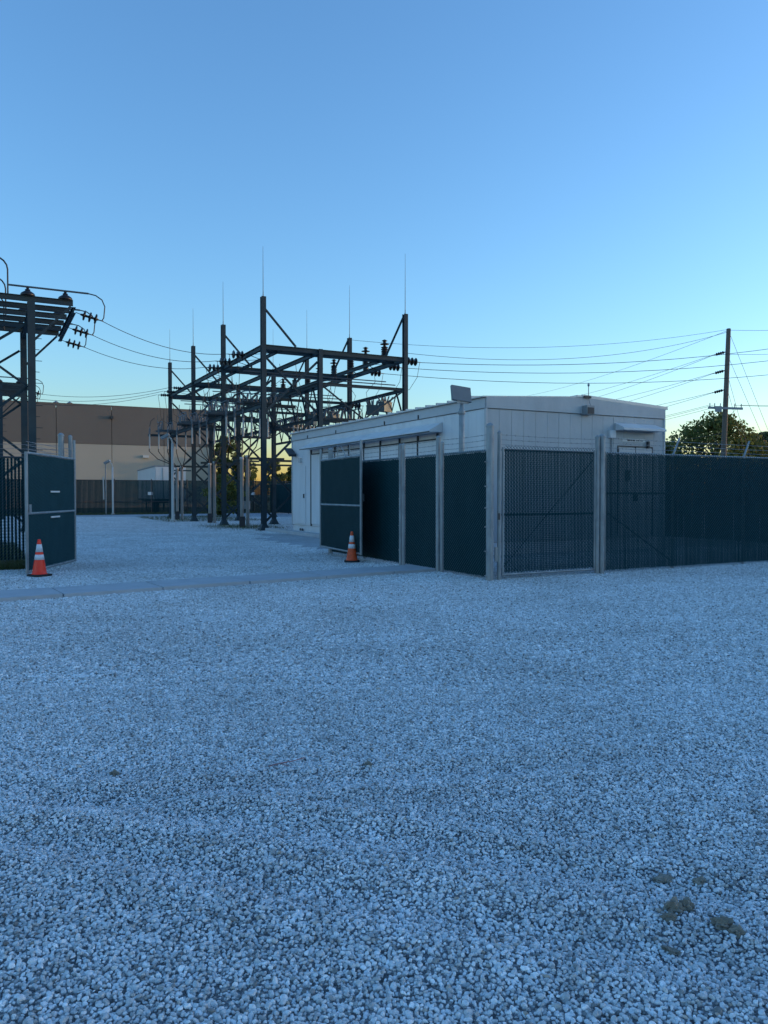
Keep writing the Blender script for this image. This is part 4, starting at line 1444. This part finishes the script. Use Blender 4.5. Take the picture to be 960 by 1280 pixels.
tree(28.4, 66, 8.1, 3.9, 3.2, 'broad round-topped tree directly behind the leaning utility pole', 'leaf_oak', 1, 0.2, 120, 80, 0.17)
tree(31.8, 67, 6.6, 2.6, 2.6, 'lower yellow-lit tree just right of the utility pole tree', 'leaf_yellow', 2, 0.2, 70, 100, 0.16)
tree(25.6, 70, 6.0, 1.9, 2.2, 'dark small tree just left of the utility pole tree', 'leaf_dark', 3, 0.2, 55, 100, 0.16)
tree(35.6, 72, 7.0, 3.0, 3, 'dark green tree at the right edge of the picture', 'leaf_dark', 4, 0.2, 80, 100, 0.17)
tree(27.0, 78, 5.6, 1.5, 1.5, 'thin sunlit shrub-like tree peeking over the fence beside the building', 'leaf_yellow', 5, 0.2, 40, 80, 0.16)
tree(-20.2, 99, 9.0, 2.0, 2.2, 'slender yellow-green tree behind the lattice beside the warehouse corner', 'leaf_yellow', 6, 0.2, 55, 80, 0.2)
tree(-18.0, 97, 6.2, 1.8, 2.0, 'low green tree behind the pale conduits beyond the far fence', 'leaf_oak', 7, 0.15, 45, 80, 0.2)
tree(-14.3, 100, 6.0, 1.5, 1.6, 'small pointed tree seen between the front mast columns', 'leaf_yellow', 8, 0.15, 40, 80, 0.2)
tree(-11.6, 102, 5.4, 2.0, 1.6, 'low golden tree showing beside the white building corner', 'leaf_yellow', 9, 0.1, 45, 80, 0.2)
tree(-12.1, 50.3 + 8, 3.0, 1.4, 1.2, 'leafy bush against the far fence near the building corner', 'leaf_oak', 10, 0.05, 40, 70, 0.13, 'bush')


# ------------------------------------------------------------------ grass and weeds
def grass(name, poly_fn, n, h, label, seed):
    r = np.random.RandomState(seed)
    vs, fs = [], []
    for i in range(n):
        p = poly_fn(r)
        a = r.uniform(0, 6.28)
        hh = h * r.uniform(0.5, 1.3)
        w_ = 0.006 + 0.004 * r.rand()
        dx, dy = math.cos(a) * w_, math.sin(a) * w_
        lx, ly = r.normal(0, 0.3, 2) * hh
        k = len(vs)
        vs += [(p.x - dx, p.y - dy, -0.01), (p.x + dx, p.y + dy, -0.01), (p.x + lx, p.y + ly, hh)]
        fs.append((k, k + 1, k + 2))
    me = bpy.data.meshes.new(name)
    me.from_pydata(vs, [], fs)
    me.materials.append(MATS['grass'])
    tag(link(name, me), label, kind='stuff')


def soil(name, *q):
    label = q[-1]
    mb_ = MB().add([(p.x, p.y, 0.012) for p in q[:-1]], [tuple(range(len(q) - 1))])
    tag(mb_.build(name, 'soil'), label, kind='structure')


soil('verge', W(-16, 6.3), W(-7.2, 6.3), W(-7.0, 8.2), W(-7.6, 17), W(-16, 17), 'bare dark strip of earth under the fence at the left edge')
grass('verge_grass', lambda r: W(r.uniform(-13, -7.4), 6.3 + 9.5 * r.rand() ** 1.8), 16000, 0.14, 'green grass under the fence at the left edge', 5)
grass('weeds', lambda r: W(2.9 + r.normal(0, 0.9), 24.5 + r.normal(0, 1.6)), 2600, 0.12, 'dry grass tufts around the front conduits', 6)
grass('weeds', lambda r: W(r.uniform(1, 7), r.uniform(33, 44)), 5200, 0.14, 'dry grass tufts around the rear columns', 7)
grass('weeds', lambda r: W(r.uniform(-12, 22), r.uniform(51.6, 52.9)), 9000, 0.2, 'green grass along the foot of the far fence', 8)

# concrete kerb below the building's far corner
kb = MB().lohi((-0.75, 9.0, 0), (-0.45, 15.6, 0.13)).build('kerb', 'concrete')
kb.location = W(3.37, 4.93)
kb.rotation_euler = (0, 0, TH)
tag(kb, 'low concrete kerb at the foot of the white building', kind='structure')
